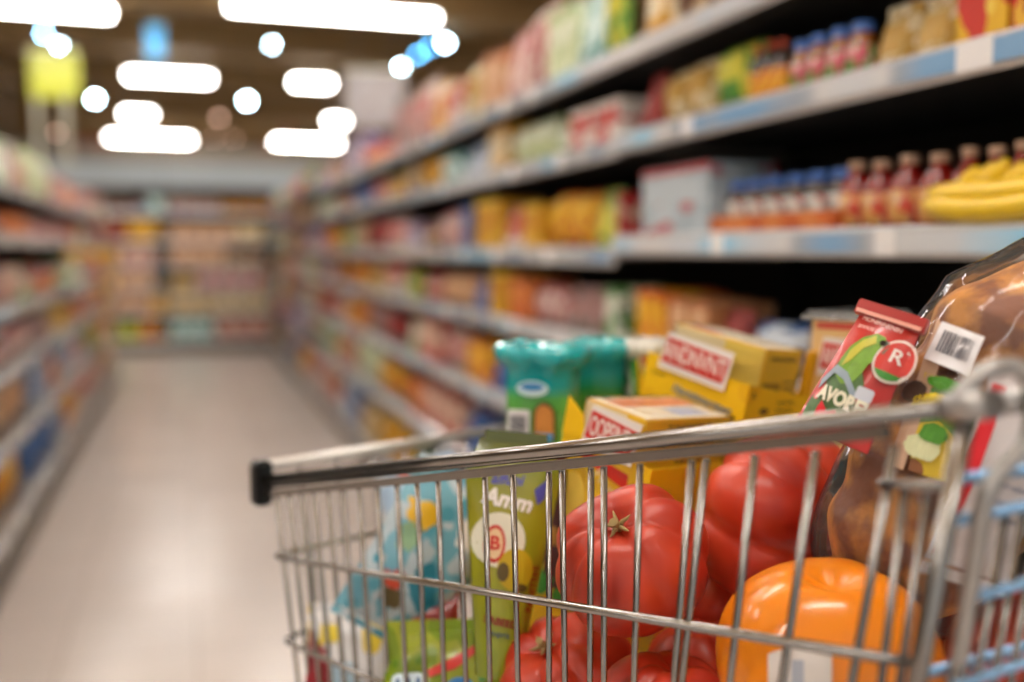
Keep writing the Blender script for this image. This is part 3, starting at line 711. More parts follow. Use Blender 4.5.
# vertical wires of the near side
WIRES = [(276, 298), (289, 309), (301, 319), (314, 331), (328, 344), (343, 357), (359, 371), (377, 388), (397, 406), (417, 425), (438, 444), (459, 466), (485, 490), (513, 518), (549, 549), (562, 565), (591, 590), (604, 604), (640, 634), (692, 674), (706, 682), (755, 730), (816, 782), (895, 852)]
def rim_y(px): return 493 + (px - 262) * (443 - 493) / (918 - 262.)
def down_to(a, b, z): return a + (b - a) * ((z - a.z) / (b.z - a.z))
def zfloor(p):
    t = (p - HB).dot(uh) / (HA - HB).dot(uh); return HB.z + (HA.z - HB.z) * max(-.2, min(1.1, t))
nearpts = []
for (t_, b_) in WIRES:
    a = side(t_, rim_y(t_), .003); c = side(b_, 682, .003); e = down_to(a, c, zfloor(c))
    bm = BM(); tube(bm, [a, e, e + ph * .03], .0029, 8); cpart('side_wire', bm, chrome); nearpts.append((a, e))
for (x0, y0, x1, y1) in ((905, 490, 884, 660), (928, 494, 901, 673)):
    a, c = side(x0, y0, .003), side(x1, y1, .003); bm = BM(); tube(bm, [a, down_to(a, c, zfloor(c))], .0026, 8); cpart('side_wire', bm, chrome)
bm = BM(); tube(bm, [side(880, 484), side(952, 487)], .0034, 10); cpart('side_stub', bm, chrome)
# far side wires
for i in range(0, 24, 2):
    a, e = nearpts[i]; t = (a - P1).length / rim_len
    a2 = P1R + (P2R - P1R) * t - Zv * .01
    bm = BM(); e2 = across_front(e) if t < .5 else across_rear(e)
    s2 = HA + (HB - HA) * t; w0 = across_front(HA) * (1 - t) + across_rear(HB) * t
    tube(bm, [a2, w0], .0026, 6); cpart('side_wire', bm, chrome)
# front wires
for i in range(1, 8):
    t = i / 8; a = F1 + (F2 - F1) * t; e = HA + (across_front(HA) - HA) * t
    bm = BM(); tube(bm, [a, e], .0022, 6); cpart('front_wire', bm, chrome)
# rear gate: two more cross wires and slanting uprights
NR = (qh.cross(Zv) + .10 * Zv).normalized()
def rear(px, py): return on_plane(px, py, P2 + uh * .015, NR)
for (x0, y0, x1, y1) in ((957, 480, 1024, 470), (944, 524, 1024, 506), (970, 598, 1024, 583), (955, 686, 1024, 662)):
    a, c = rear(x0, y0), rear(x1, y1); d = (c - a).normalized()
    bm = BM(); tube(bm, [a, a + d * .44], .0034, 10); cpart('gate_wire', bm, chrome_bluelit)
for i in range(17):
    xt = 988 + i * 18; a, c = rear(xt, 515 - i * 3), rear(xt - 31, 690 - i * 3)
    bm = BM(); tube(bm, [a, c + (c - a) * .8], .0024, 8); cpart('gate_upright', bm, chrome)
# corner tubes and handle loop
A0, A1 = pt(966, 414, .553), pt(917, 682, .575)
bm = BM(); tube(bm, [A0, A0 + (A1 - A0) * 1.0, A0 + (A1 - A0) * 1.7], .0060, 12); cpart('corner_post', bm, chrome)
loop = [(952, 412, .552), (962, 394, .55), (975, 378, .55), (992, 368, .55), (1012, 366, .552), (1026, 374, .552), (1033, 392, .553), (1033, 420, .553), (1024, 446, .553), (1006, 466, .553), (990, 488, .554), (981, 520, .556), (956, 682, .57), (936, 800, .585)]
def smooth(pts, n=3):
    out = []
    for i in range(len(pts) - 1):
        p0 = pts[max(0, i - 1)]; p1 = pts[i]; p2 = pts[i + 1]; p3 = pts[min(len(pts) - 1, i + 2)]
        for k in range(n):
            t = k / n; out.append(.5 * ((2 * p1) + (p2 - p0) * t + (2 * p0 - 5 * p1 + 4 * p2 - p3) * t * t + (3 * p1 - p0 - 3 * p2 + p3) * t ** 3))
    out.append(pts[-1]); return out
bm = BM(); tube(bm, smooth([pt(*p) for p in loop]), .0052, 12); cpart('handle_loop', bm, satin)
# basket floor grid
bm = BM()
FL = [HA, across_front(HA), across_rear(HB), HB]
for i in range(11):
    t = i / 10; tube(bm, [FL[0] + (FL[1] - FL[0]) * t, FL[3] + (FL[2] - FL[3]) * t], .0025, 6)
for i in range(1, 9):
    t = i / 9; tube(bm, [FL[0] + (FL[3] - FL[0]) * t - Zv * .005, FL[1] + (FL[2] - FL[1]) * t - Zv * .005], .003, 6)
cpart('basket_floor', bm, chrome)
# under-frame and castors
def gnd(p, z): return Vector((p.x, p.y, z))
for (pf, pr) in ((FL[0], FL[3]), (FL[1], FL[2])):
    f, r_ = gnd(pf, .17) - uh * .03, gnd(pr, .17) + uh * .03
    bm = BM(); tube(bm, [pf * .3 + pr * .7 - Zv * .01] + bend(pf * .3 + pr * .7, r_ , f, .06) + [f], .011, 10); cpart('under_frame', bm, chrome)
    bm = BM(); tube(bm, [pr - Zv * .008, r_ + Zv * .01], .010, 10); cpart('rear_leg', bm, chrome)
    for c in (f, r_):
        bm = BM(); Mw = Matrix.Translation(gnd(c, .062) - uh * .02) @ Matrix(((uh.x, 0, ph.x, 0), (uh.y, 0, ph.y, 0), (0, -1, 0, 0), (0, 0, 0, 1)))
        lathe(bm, [(0, -.014), (.045, -.014), (.062, -.009), (.062, .009), (.045, .014), (0, .014)], 20, M=Mw); w_ = cpart('castor_wheel', bm, mat('castor_rubber', '#3a3b3e', .6))
        bm = BM()
        for s in (-1, 1): box(bm, -.014, .014, -.003, .003, 0, .085, M=Matrix.Translation(gnd(c, .055) - uh * .012 + ph * s * .019) @ Matrix.Rotation(math.atan2(uh.y, uh.x), 4, 'Z'))
        box(bm, -.018, .018, -.022, .022, .085, .10, M=Matrix.Translation(gnd(c, .055) - uh * .012) @ Matrix.Rotation(math.atan2(uh.y, uh.x), 4, 'Z'))
        cpart('castor_fork', bm, chrome)
bm = BM(); tube(bm, [gnd(FL[0], .17) - uh * .03, gnd(FL[1], .17) - uh * .03], .009, 8); cpart('cross_tube', bm, chrome)
# ================================================================ what lies in the trolley
def solve(K, d, px):                     # how far along D from K the picture column px is reached
    n = ray(px, 0).cross(ray(px, 600)); return (EYE - K).dot(n) / d.dot(n)
def frame(o, ex, ey, ez):                # Matrix from origin and axes
    return Matrix(((ex.x, ey.x, ez.x, o.x), (ex.y, ey.y, ez.y, o.y), (ex.z, ey.z, ez.z, o.z), (0, 0, 0, 1)))
def floor_at(p): return zfloor(p) + .0035
def thing(name, M, label, cat, group=None):
    o = empty(name, label=label, cat=cat, group=group); o.matrix_world = M; return o
def lettering(body, size, m, parent, M, name='lettering', wrap=None, shear=0.0, bold=0.0, align='CENTER'):
    cu = bpy.data.curves.new('t', 'FONT'); cu.body = body; cu.size = size; cu.align_x = align; cu.align_y = 'CENTER'
    cu.extrude = 0.0002; cu.shear = shear; cu.offset = bold
    o = bpy.data.objects.new('t', cu); COL.objects.link(o)
    me = bpy.data.meshes.new_from_object(o.evaluated_get(bpy.context.evaluated_depsgraph_get()))
    bpy.data.objects.remove(o); bpy.data.curves.remove(cu)
    me.name = name; me.materials.clear(); me.materials.append(m)
    for v in me.vertices:
        v.co = M @ v.co
        if wrap: v.co = wrap(v.co)
    return link_mesh(name, me, parent)
def FX(x, y=0.0, z=0.0):                 # flat artwork on a local -y face: (right, up) -> (x, z)
    return Matrix(((1, 0, 0, x), (0, 0, -1, y), (0, 1, 0, z), (0, 0, 0, 1)))
def SX(x, y, z):                         # flat artwork on the local +x face: right -> +y, up -> z
    return Matrix(((0, 0, 1, x), (1, 0, 0, y), (0, 1, 0, z), (0, 0, 0, 1)))
def poly(pts, M, m, name, parent, th=0.0004, wrap=None):
    bm = BM(); a = [bm.verts.new((x, y, 0)) for x, y in pts]; f = bm.faces.new(a)
    bmesh.ops.triangulate(bm, faces=[f])
    if wrap: bmesh.ops.subdivide_edges(bm, edges=bm.edges[:], cuts=3, use_grid_fill=True)
    r = bmesh.ops.extrude_face_region(bm, geom=bm.faces[:])
    for v in [g for g in r['geom'] if isinstance(g, bmesh.types.BMVert)]: v.co.z = th
    for v in bm.verts:
        v.co = M @ v.co
        if wrap: v.co = wrap(v.co)
    return obj(name, bm, m, parent)
def rect(x0, x1, y0, y1): return [(x0, y0), (x1, y0), (x1, y1), (x0, y1)]
def rrect(x0, x1, y0, y1, r, n=4):
    o = []
    for cx, cy, a0 in ((x1 - r, y0 + r, -90), (x1 - r, y1 - r, 0), (x0 + r, y1 - r, 90), (x0 + r, y0 + r, 180)):
        for i in range(n + 1): a = R(a0 + 90 * i / n); o.append((cx + r * math.cos(a), cy + r * math.sin(a)))
    return o
def patch(cx, cy, rx, ry, n=30, rot=0.0, seed=0):
    return [(cx + (x - cx) * (1 + .55 * noise.noise(Vector((math.cos(6.283 * i / n) * 1.6, math.sin(6.283 * i / n) * 1.6, cx * 99 + seed)))), cy + (y - cy) * (1 + .55 * noise.noise(Vector((math.cos(6.283 * i / n) * 1.6, math.sin(6.283 * i / n) * 1.6, cy * 77 + seed))))) for i, (x, y) in enumerate(ell(cx, cy, rx, ry, n, rot))]
def ell(cx, cy, rx, ry, n=24, rot=0.0):
    return [(cx + rx * math.cos(2 * math.pi * i / n) * math.cos(rot) - ry * math.sin(2 * math.pi * i / n) * math.sin(rot),
             cy + rx * math.cos(2 * math.pi * i / n) * math.sin(rot) + ry * math.sin(2 * math.pi * i / n) * math.cos(rot)) for i in range(n)]
def barcode(parent, M, w, h, name='barcode', nb=17, wrap=None):
    b = poly(rrect(-w / 2, w / 2, -h / 2, h / 2, .002), M, mat('label_white', '#e9e7ea', .35), name, parent, wrap=wrap)
    r = random.Random(3); bm = BM(); x = -w * .38
    while x < w * .36:
        bw = r.choice([.012, .02, .034]) * w
        for v in box(bm, x, x + bw, -h * .24, h * .32, .0004, .0008): pass
        x += bw + r.choice([.014, .022]) * w
    for v in bm.verts:
        v.co = M @ v.co
        if wrap: v.co = wrap(v.co)
    obj('barcode_bars', bm, mat('ink_black', '#5a5a64', .5), b)
    return b
yel = mat('card_yellow', '#f2c212', .42, coat=.15); yel2 = mat('card_yellow_deep', '#dfa60c', .45); cream = mat('card_cream', '#ecd9a8', .45)
redk = mat('ink_red', '#c8281e', .4); white = mat('ink_white', '#eee8e2', .4); navy = mat('ink_navy', '#2d3f72', .4); dark = mat('ink_brown', '#6a4a12', .5)
grn = mat('ink_green', '#3c8a2c', .4); lime = mat('ink_lime', '#a8c23a', .4); purple = mat('ink_purple', '#4a2c6e', .4); pink = mat('ink_pink', '#e8a8a4', .4)
clear = film('clear_wrap', opacity=.02, rough=.08, bump=.8, bscale=55, ior=1.12)
def axes(yaw, tilt, roll=0.0):
    e0 = Matrix.Rotation(yaw, 3, 'Z') @ (-uh); ey = Matrix.Rotation(yaw, 3, 'Z') @ ph
    ex, ez = e0 * math.cos(tilt) - Zv * math.sin(tilt), Zv * math.cos(tilt) + e0 * math.sin(tilt)
    return ex, ey * math.cos(roll) - ez * math.sin(roll), ez * math.cos(roll) + ey * math.sin(roll)
def carton_at(name, K, pxl, pxr, hh, label, m, yaw=0.0, cat='carton', zb=None, bev=.0012, hollow=False, tilt=0.0, cut=0.0, roll=0.0):
    ex, ey, ez = axes(yaw, tilt, roll)
    L = -solve(K, ex, pxl); Wd = solve(K, ey, pxr)
    zb = floor_at(K) if zb is None else zb
    h = (K.z - zb) / ez.z; o = K - ez * h
    t = thing(name, frame(o, ex, ey, ez), label, cat)
    bm = BM()
    if not hollow: box(bm, -L, 0, 0, Wd, 0, h, bev=bev)
    else:                                # open-topped: floor and four walls of one folded card
        T = .0014
        o4 = [(-L, 0), (0, 0), (0, Wd), (-L, Wd)]; i4 = [(-L + T, T), (-T, T), (-T, Wd - T), (-L + T, Wd - T)]
        ob, ot = [bm.verts.new((*p, 0)) for p in o4], [bm.verts.new((*p, h - (cut if k in (2, 3) else 0))) for k, p in enumerate(o4)]
        ib, it = [bm.verts.new((*p, T)) for p in i4], [bm.verts.new((*p, h - (cut if k in (2, 3) else 0))) for k, p in enumerate(i4)]
        for k in range(4):
            j = (k + 1) % 4
            bm.faces.new((ob[k], ob[j], ot[j], ot[k])); bm.faces.new((ib[j], ib[k], it[k], it[j])); bm.faces.new((ot[k], ot[j], it[j], it[k]))
        bm.faces.new(ob[::-1]); bm.faces.new(ib)
    obj('box', bm, m, t)
    return t, L, Wd, h
def inset_left(K, px, py, yaw=0.0, g=.005, tilt=R(9)):      # top corner of a pack standing inside, its corner seen at column px
    ex, ey, ez = axes(yaw, tilt)
    q = K + ey * g; q = q + ex * min(-g, solve(q, ex, px)); d = proj(q)[2]; q = q + ez * ((pt(px, py, d).z - q.z) / ez.z); return q
def inset_deep(K, px, py, yaw=0.0, g=.005, tilt=R(9), roll=R(5)):
    ex, ey, ez = axes(yaw, tilt, roll)
    q = K - ex * g; q = q + ey * max(g, solve(q, ey, px)); d = proj(q)[2]; q = q + ez * ((pt(px, py, d).z - q.z) / ez.z); return q
YP = printed('yellow_card_print', '#f2c212', '#f2c212', '#e9b40e', scale=16, rough=.42, seed=3, balance=.5)
# --- tall yellow carton in front, its wrapped logo showing over the rail
K = KO = pt(652, 470, .955)
t, L, Wd, h = carton_at('yellow_display_carton', K, 563, 742, 0, 'yellow display carton with fruit picture, in front, cut open below its red logo pack', YP, 0, hollow=True, tilt=R(9), roll=R(5))
print('front carton', L, Wd, h)
poly([(-L, h), (-L * .72, h), (-L * .80, h + .026), (-L, h + .040)], FX(0, -.0002), yel, 'corner_flap', t, .0012)
x0 = -L
poly(ell(x0 + L * .22, h - .060, .020, .026), FX(0, -.0004), mat('peach_ink', '#eecb54', .4), 'fruit_picture', t)
for (cx, cy, rx, ry, rot) in ((x0 + L * .12, h - .098, .020, .009, .7), (x0 + L * .40, h - .090, .022, .009, -.5), (x0 + L * .62, h - .13, .024, .010, .9), (x0 + L * .12, h - .155, .024, .010, 1.2), (x0 + L * .40, h - .165, .024, .011, .2)):
    poly(ell(cx, cy, rx, ry, rot=rot), FX(0, -.0006), grn, 'printed_leaf', t)
poly(ell(x0 + L * .66, h - .10, .012, .016), FX(0, -.0009), mat('plum_ink', '#9a2c4a', .4), 'printed_plum', t)
lettering('Frutas', .019, cream, t, FX(x0 + L * .60, -.0008, h - .035) @ Matrix.Rotation(R(-30), 4, 'Z'), shear=.2)
lettering('&', .014, dark, t, SX(.0003, .012, h - .03))
# inner pack with logo, top wrapped in clear film
K2 = inset_left(KO, 641, 419)
t, L, Wd, h = carton_at('wrapped_carton', K2, 588, 733, 0, 'film-wrapped yellow carton with red OOPSIND logo just above the rail', yel, 0, zb=floor_at(K2) + .018, tilt=R(9), roll=R(5))
def logo(t, L, h, text, ph_, skew=.25, hh=.036, w=.9, x0=-.5, cz=None):
    cz = h - .034 if cz is None else cz
    a, b = x0 * L - w * L / 2, x0 * L + w * L / 2
    poly([(a - .004, cz - hh * .62), (b + .002, cz - hh * .70), (b + .007, cz + hh * .52), (a + .004, cz + hh * .58)], FX(0, -.0032), white, 'logo_panel', t)
    poly([(a, cz - hh * .40), (b - .002, cz - hh * .50), (b + .003, cz + hh * .28), (a + .005, cz + hh * .42)], FX(0, -.0038), redk, 'logo_field', t)
    sz = hh * .80
    lettering(text, sz, white, t, FX((a + b) / 2 + .001, -.0043, cz - .002) @ Matrix.Rotation(R(-2), 4, 'Z') @ Matrix.Scale(w * L / (len(text) * sz * .72), 4, (1, 0, 0)), bold=.0003, name='logo_lettering')
logo(t, L, h, 'OOPSIND', 0, w=.80, cz=h - .0235)
poly(rect(-L, -L * .30, h - .085, h - .001), FX(0, -.0004), cream, 'cream_panel', t)
poly([(-L * .9, h - .062), (-L * .1, h - .074), (-L * .1, h - .058), (-L * .95, h - .050)], FX(0, -.001), redk, 'red_stripe', t)
lettering('TONORITIR IP', .011, dark, t, SX(.0004, Wd * .5, h - .010), name='fine_print')
for k in range(3): lettering('moulin de la table', .006, dark, t, SX(.0004, Wd * .55, h - .026 - .009 * k), name='fine_print')
bm = BM(); box(bm, -L * .98, -.002, .002, Wd * .98, h + .0003, h + .0008); obj('top_label', bm, mat('top_cream', '#f2e6cc', .35), t)
bm = BM(); box(bm, -L * .45, -L * .12, Wd * .45, Wd * .8, h + .0009, h + .0012); obj('top_panel', bm, mat('pale_blue_ink', '#b8c4de', .4), t)
bm = BM(); box(bm, -L * .9, -L * .55, Wd * .1, Wd * .95, h + .0009, h + .0012); obj('top_stripe', bm, mat('orange_ink', '#e28a5a', .4), t)
def wrapfilm(t, L, Wd, h, z0, g=.0014, seed=0, mt=None):
    bm = BM(); pts = []
    r = bmesh.ops.create_cube(bm, size=1)
    for v in r['verts']: v.co = Vector((-L / 2 + v.co.x * (L + 2 * g), Wd / 2 + v.co.y * (Wd + 2 * g), z0 + (v.co.z + .5) * (h - z0 + g)))
    bmesh.ops.delete(bm, geom=[f for f in bm.faces if f.normal.z < -.9], context='FACES_ONLY')
    bmesh.ops.subdivide_edges(bm, edges=bm.edges[:], cuts=7, use_grid_fill=True)
    for v in bm.verts: v.co += Vector((noise.noise(v.co * 60 + Vector((seed, 0, 0))), noise.noise(v.co * 60 + Vector((0, 7 + seed, 0))), abs(noise.noise(v.co * 50 + Vector((0, 0, 9 + seed)))) * 1.6)) * .0011
    return obj('clear_film', bm, mt or clear, t, True)
wrapfilm(t, L, Wd, h, h - .09, seed=1)
# --- display tray with blue script, and the packs standing in it
K = KT = pt(750, 385, 1.07)
t, L, Wd, h = carton_at('yellow_display_tray', K, 648, 838, 0, 'yellow display tray with red ANDNVNT logo and blue script, behind the rail at centre', YP, R(-3), hollow=True, tilt=R(9), cut=.022, roll=R(5))
logo(t, L, h, 'ANDNVNT', 0, x0=-.52, w=.62, hh=.036, cz=h + .010)
lettering('Npouttnnuetour', .0135, mat('ink_slate', '#6a8296', .4), t, FX(-L * .40, -.0004, h - .033) @ Matrix.Rotation(R(-3), 4, 'Z') @ Matrix.Scale(.95, 4, (1, 0, 0)), bold=.0004, shear=.15)
lettering('senzanella', .005, dark, t, FX(-L * .85, -.0004, h - .020), name='fine_print')
for k in range(3): lettering('ingre nalt', .006, dark, t, FX(-L * .16, -.0004, h - .040 - k * .008), name='fine_print')
lettering('&', .010, dark, t, SX(.0004, Wd * .06, h - .012)); 
for k in range(3): lettering('conte intai', .007, dark, t, SX(.0004, Wd * .42, h - .020 - k * .009), name='fine_print')
poly(ell(Wd * .2, h - .030, .008, .004, 16), SX(.0004, 0, 0), dark, 'printed_seal', t)
Kp = inset_deep(KT, 759, 349, R(-3))
t, L, Wd, h = carton_at('wrapped_carton', Kp, 677, 803, 0, 'film-wrapped yellow and cream carton standing in the yellow display tray', yel, R(-3), zb=floor_at(Kp) + .018, tilt=R(9), roll=R(5))
poly(rect(-L, -L * .42, h - .085, h - .001), FX(0, -.0004), cream, 'cream_panel', t)
poly(rect(-L * .42, 0, h - .09, h - .001), FX(0, -.0006), mat('card_yellow_pale', '#f0d25a', .4), 'pale_side_strip', t)
lettering('THRNODULIS', .0075, dark, t, SX(.0004, Wd * .5, h - .011), name='fine_print')
poly(rect(Wd * .08, Wd * .55, h - .052, h - .038), SX(.0004, 0, 0), mat('ink_olive', '#a47c10', .5), 'printed_patch', t)
for k in range(3): lettering('net wt 22', .005, dark, t, SX(.0006, Wd * .78, h - .036 - k * .007), name='fine_print')
bm = BM(); box(bm, -L * .96, -.003, .003, Wd * .96, h + .0003, h + .0008); obj('top_label', bm, mat('top_cream', '#f2e6cc', .35), t)
bm = BM(); box(bm, -L * .9, -L * .6, Wd * .1, Wd * .4, h + .0009, h + .0012); obj('top_stripe', bm, redk, t)
wrapfilm(t, L, Wd, h, h - .075, seed=4)
Kq = pt(811, 352, 1.135)
t, L, Wd, h = carton_at('yellow_carton', Kq, 806, 846, 0, 'plain yellow carton edge-on between the tray pack and the red parrot packet', yel2, R(-3), tilt=R(9), roll=R(5))
lettering('IP O', .008, dark, t, SX(.0004, Wd * .5, h - .010), name='fine_print')
# --- third logo pack with clear lid, behind the red packet
Kr = pt(868, 322, 1.10)
t, L, Wd, h = carton_at('lidded_carton', Kr, 812, 905, 0, 'cream and yellow carton with clear plastic lid, behind the red parrot packet', mat('card_cream_yellow', '#ecc88a', .42), R(4))
logo(t, L, h, 'ANIVNA', 0, x0=-.45, w=.72, hh=.036, cz=h - .040)
poly(rect(-L * .9, -L * .05, h - .010, h - .003), FX(0, -.0006), mat('ink_rose', '#e05a50', .4), 'rose_stripe', t)
bm = BM(); box(bm, -L - .006, .006, -.006, Wd + .006, h + .0005, h + .010, bev=.003); obj('clear_lid', bm, film('lid_plastic', opacity=.25, rough=.08, bump=.3), t)
bm = BM(); 
e = [(-L - .008, -.008, h + .002), (.008, -.008, h + .002), (.008, Wd + .008, h + .002), (-L - .008, Wd + .008, h + .002), (-L - .008, -.008, h + .002)]
tube(bm, e, .0018, 6); obj('lid_rim', bm, film('lid_plastic', opacity=.25, rough=.08, bump=.3), t)
# --- camera-side standing bags (teal and green)
def gradient(name, stops, rough=.3, coat=.4, axis=2, scale=1.0, bump=0.3):
    """printed packaging whose ink changes along the bag's own height"""
    m = bpy.data.materials.new(name); m.use_nodes = True; nt = m.node_tree; b = nt.nodes['Principled BSDF']
    b.inputs['Roughness'].default_value = rough; b.inputs['Coat Weight'].default_value = coat
    tc = nt.nodes.new('ShaderNodeTexCoord'); sp = nt.nodes.new('ShaderNodeSeparateXYZ'); nt.links.new(tc.outputs['Generated'], sp.inputs[0])
    nz = nt.nodes.new('ShaderNodeTexNoise'); nz.inputs['Scale'].default_value = 40; nt.links.new(tc.outputs['Object'], nz.inputs['Vector'])
    ma = nt.nodes.new('ShaderNodeMath'); ma.operation = 'MULTIPLY_ADD'; ma.inputs[1].default_value = .03
    nt.links.new(nz.outputs['Fac'], ma.inputs[0]); dv = nt.nodes.new('ShaderNodeMath'); dv.operation = 'DIVIDE'; dv.inputs[1].default_value = scale
    nt.links.new(sp.outputs[axis], dv.inputs[0]); nt.links.new(dv.outputs[0], ma.inputs[2])
    r = nt.nodes.new('ShaderNodeValToRGB'); els = r.color_ramp.elements
    els[0].position = stops[0][0]; els[0].color = (*hexc(stops[0][1]), 1); els[1].position = stops[-1][0]; els[1].color = (*hexc(stops[-1][1]), 1)
    for p_, c_ in stops[1:-1]: e_ = els.new(p_); e_.color = (*hexc(c_), 1)
    nt.links.new(ma.outputs[0], r.inputs[0]); nt.links.new(r.outputs[0], b.inputs['Base Color'])
    bp = nt.nodes.new('ShaderNodeBump'); bp.inputs['Strength'].default_value = bump; bp.inputs['Distance'].default_value = .003
    n2 = nt.nodes.new('ShaderNodeTexNoise'); n2.inputs['Scale'].default_value = 60; nt.links.new(tc.outputs['Object'], n2.inputs['Vector'])
    nt.links.new(n2.outputs['Fac'], bp.inputs['Height']); nt.links.new(bp.outputs['Normal'], b.inputs['Normal'])
    return m
def standbag(bm, w, d, h, flare=.012, neck=.905, seed=0, top=True, n=40):
    """gusseted bag: rounded box below, creased shoulders, crumpled flat top that flares outward"""
    prof = [(0, .94, .94), (.02, 1, 1), (.5, 1.0, 1.0), (.75, 1.0, .95), (neck, .98, .85), (neck + .045, 1.02, .84), (neck + .055, 1.26, 1.10), (neck + .075, 1.38, 1.2), (neck + .09, 1.34, 1.15), (1.0, 1.15, .95)]
    rings = []
    for (v, sx, sy) in prof:
        z = v * h; ring = []
        for k in range(n):
            a = 2 * math.pi * (k + .5) / n; c, s = math.cos(a), math.sin(a)
            q = (abs(c) ** 5 + abs(s) ** 5) ** (-1 / 5)
            p = Vector((c * q * w / 2 * sx, s * q * d / 2 * sy, z))
            amp = .0018 if v < neck else .0075
            p += Vector((noise.noise(Vector((k * .9, v * 30, seed))), noise.noise(Vector((k * .9, v * 30, seed + 5))), noise.noise(Vector((k * .8, v * 9, seed + 9))))) * amp
            ring.append(bm.verts.new(p))
        rings.append(ring)
    for i in range(len(rings) - 1):
        for k in range(n):
            f = bm.faces.new((rings[i][k], rings[i][(k + 1) % n], rings[i + 1][(k + 1) % n], rings[i + 1][k])); f.smooth = True
            f.material_index = 0 if prof[i][0] < neck + .04 else 1
    bm.faces.new(rings[0])
    cv = []
    for (sc, dz) in ((.8, .004), (.5, .001), (.2, .004)):
        cv.append([bm.verts.new(Vector((v.co.x * sc, v.co.y * sc, h + dz + .004 * noise.noise(v.co * 120 + Vector((sc * 9, 0, 0)))))) for v in rings[-1]])
    al = [rings[-1]] + cv
    for i in range(3):
        for k in range(n):
            f = bm.faces.new((al[i][k], al[i][(k + 1) % n], al[i + 1][(k + 1) % n], al[i + 1][k])); f.smooth = True; f.material_index = 1
    f = bm.faces.new(cv[-1]); f.material_index = 1
def camframe(o, yaw=0.0, roll=0.0, lean=0.0):
    ex = RGT.copy(); ez = Zv.copy(); ey = ez.cross(ex)
    M = frame(o, ex, ey, ez)
    return M @ Matrix.Rotation(yaw, 4, 'Z') @ Matrix.Rotation(roll, 4, 'Y') @ Matrix.Rotation(lean, 4, 'X')
def stand(name, pxc, pyt, d, wpx, dep, yaw, label, mats, seed, cat='bag', roll=0.0, neck=.905):
    top = pt(pxc, pyt, d); zb = floor_at(top) + .001
    h = top.z - zb; w = wpx * d / FPX
    t = thing(name, camframe(Vector((top.x, top.y, zb)), yaw, roll), label, cat)
    bm = BM(); standbag(bm, w, dep, h, seed=seed, neck=neck); obj('bag_body', bm, mats, t)
    return t, w, h
teal = gradient('teal_foil', [(0, '#0fa0a4'), (1, '#0ea6ac')], rough=.14, coat=.6, bump=.8)
gA = gradient('teal_green_print', [(0, '#6ca034'), (.80, '#64a440'), (.865, '#58a850'), (.90, '#0d9ea2'), (1, '#0ca0a6')], scale=1.0, rough=.25)
gB = gradient('dark_green_print', [(0, '#5a3014'), (.74, '#3a2a10'), (.80, '#6a8a24'), (.86, '#1e7a3c'), (.92, '#0d9298'), (1, '#0d9ea4')], scale=1.0, rough=.25)
t, w, h = stand('teal_topped_bag', 543, 346, 1.17, 68, .060, R(-16), 'green bag with crumpled teal top and a brown arched window, left of the yellow cartons', [gA, teal], 1)
F = -.0300
poly(ell(-w * .05, h - .046, .019, .009), FX(0, F - .0040), mat('logo_blue_white', '#c8e2ea', .35), 'brand_oval', t)
poly(ell(-w * .05, h - .044, .014, .0045), FX(0, F - .0046), mat('ink_azure', '#2c7cb8', .35), 'brand_stripe', t)
barcode(t, FX(-w * .25, F - .0045, h - .088), .026, .034)
arch = [(-.011, -.018), (.011, -.018), (.011, .008)] + [(.011 * math.cos(R(a)), .008 + .014 * math.sin(R(a))) for a in range(15, 180, 15)] + [(-.011, .008)]
poly([(x * 1.18, y * 1.12) for x, y in arch], FX(w * .13, F - .0040, h - .086), mat('ink_dark_brown', '#4a2a1a', .4), 'window_border', t)
poly(arch, FX(w * .13, F - .0046, h - .086), mat('window_biscuit', '#c8843c', .4, vary=.4, bscale=150), 'arched_window', t)
poly(rect(-.010, .010, -.019, -.011), FX(w * .13, F - .0052, h - .086), mat('ink_sky', '#3aa0dc', .4), 'blue_band', t)
poly(rect(.0, .0012, 0, .06), FX(w * .36, F - .0028, h - .135), mat('ink_pale_green', '#9ccc7a', .4), 'printed_line', t)
t, w2_, h2_ = stand('teal_topped_bag', 600, 341, 1.27, 50, .06, R(-10), 'darker green teal-topped bag just behind the one with the arched window', [gB, teal], 2)
gC = printed('clear_bag_print', '#dfe4d8', '#d8dcc8', '#3a9a50', scale=24, rough=.2, seed=4)
silver = mat('crinkled_clear', '#d4d4cc', .12, .3, bump=1.0, bscale=70)
t, w, h = stand('crinkled_bag', 646, 341, 1.255, 36, .05, R(8), 'white and green crinkled bag with red diagonal band, between teal bags and yellow tray', [gC, silver], 3)
poly([(-w * .30, -.012), (w * .42, -.052), (w * .42, -.085), (-w * .02, -.058)], FX(0, -.0285, h), redk, 'red_band', t)
poly([(-w * .5, -.02), (-w * .36, -.02), (-w * .05, -.09), (-w * .5, -.09)], FX(0, -.0280, h), mat('ink_sun', '#dcae1e', .4), 'yellow_corner', t)
poly([(-w * .52, -.02), (-w * .42, -.02), (-w * .36, -.09), (-w * .52, -.09)], FX(0, -.0284, h), grn, 'green_edge', t)
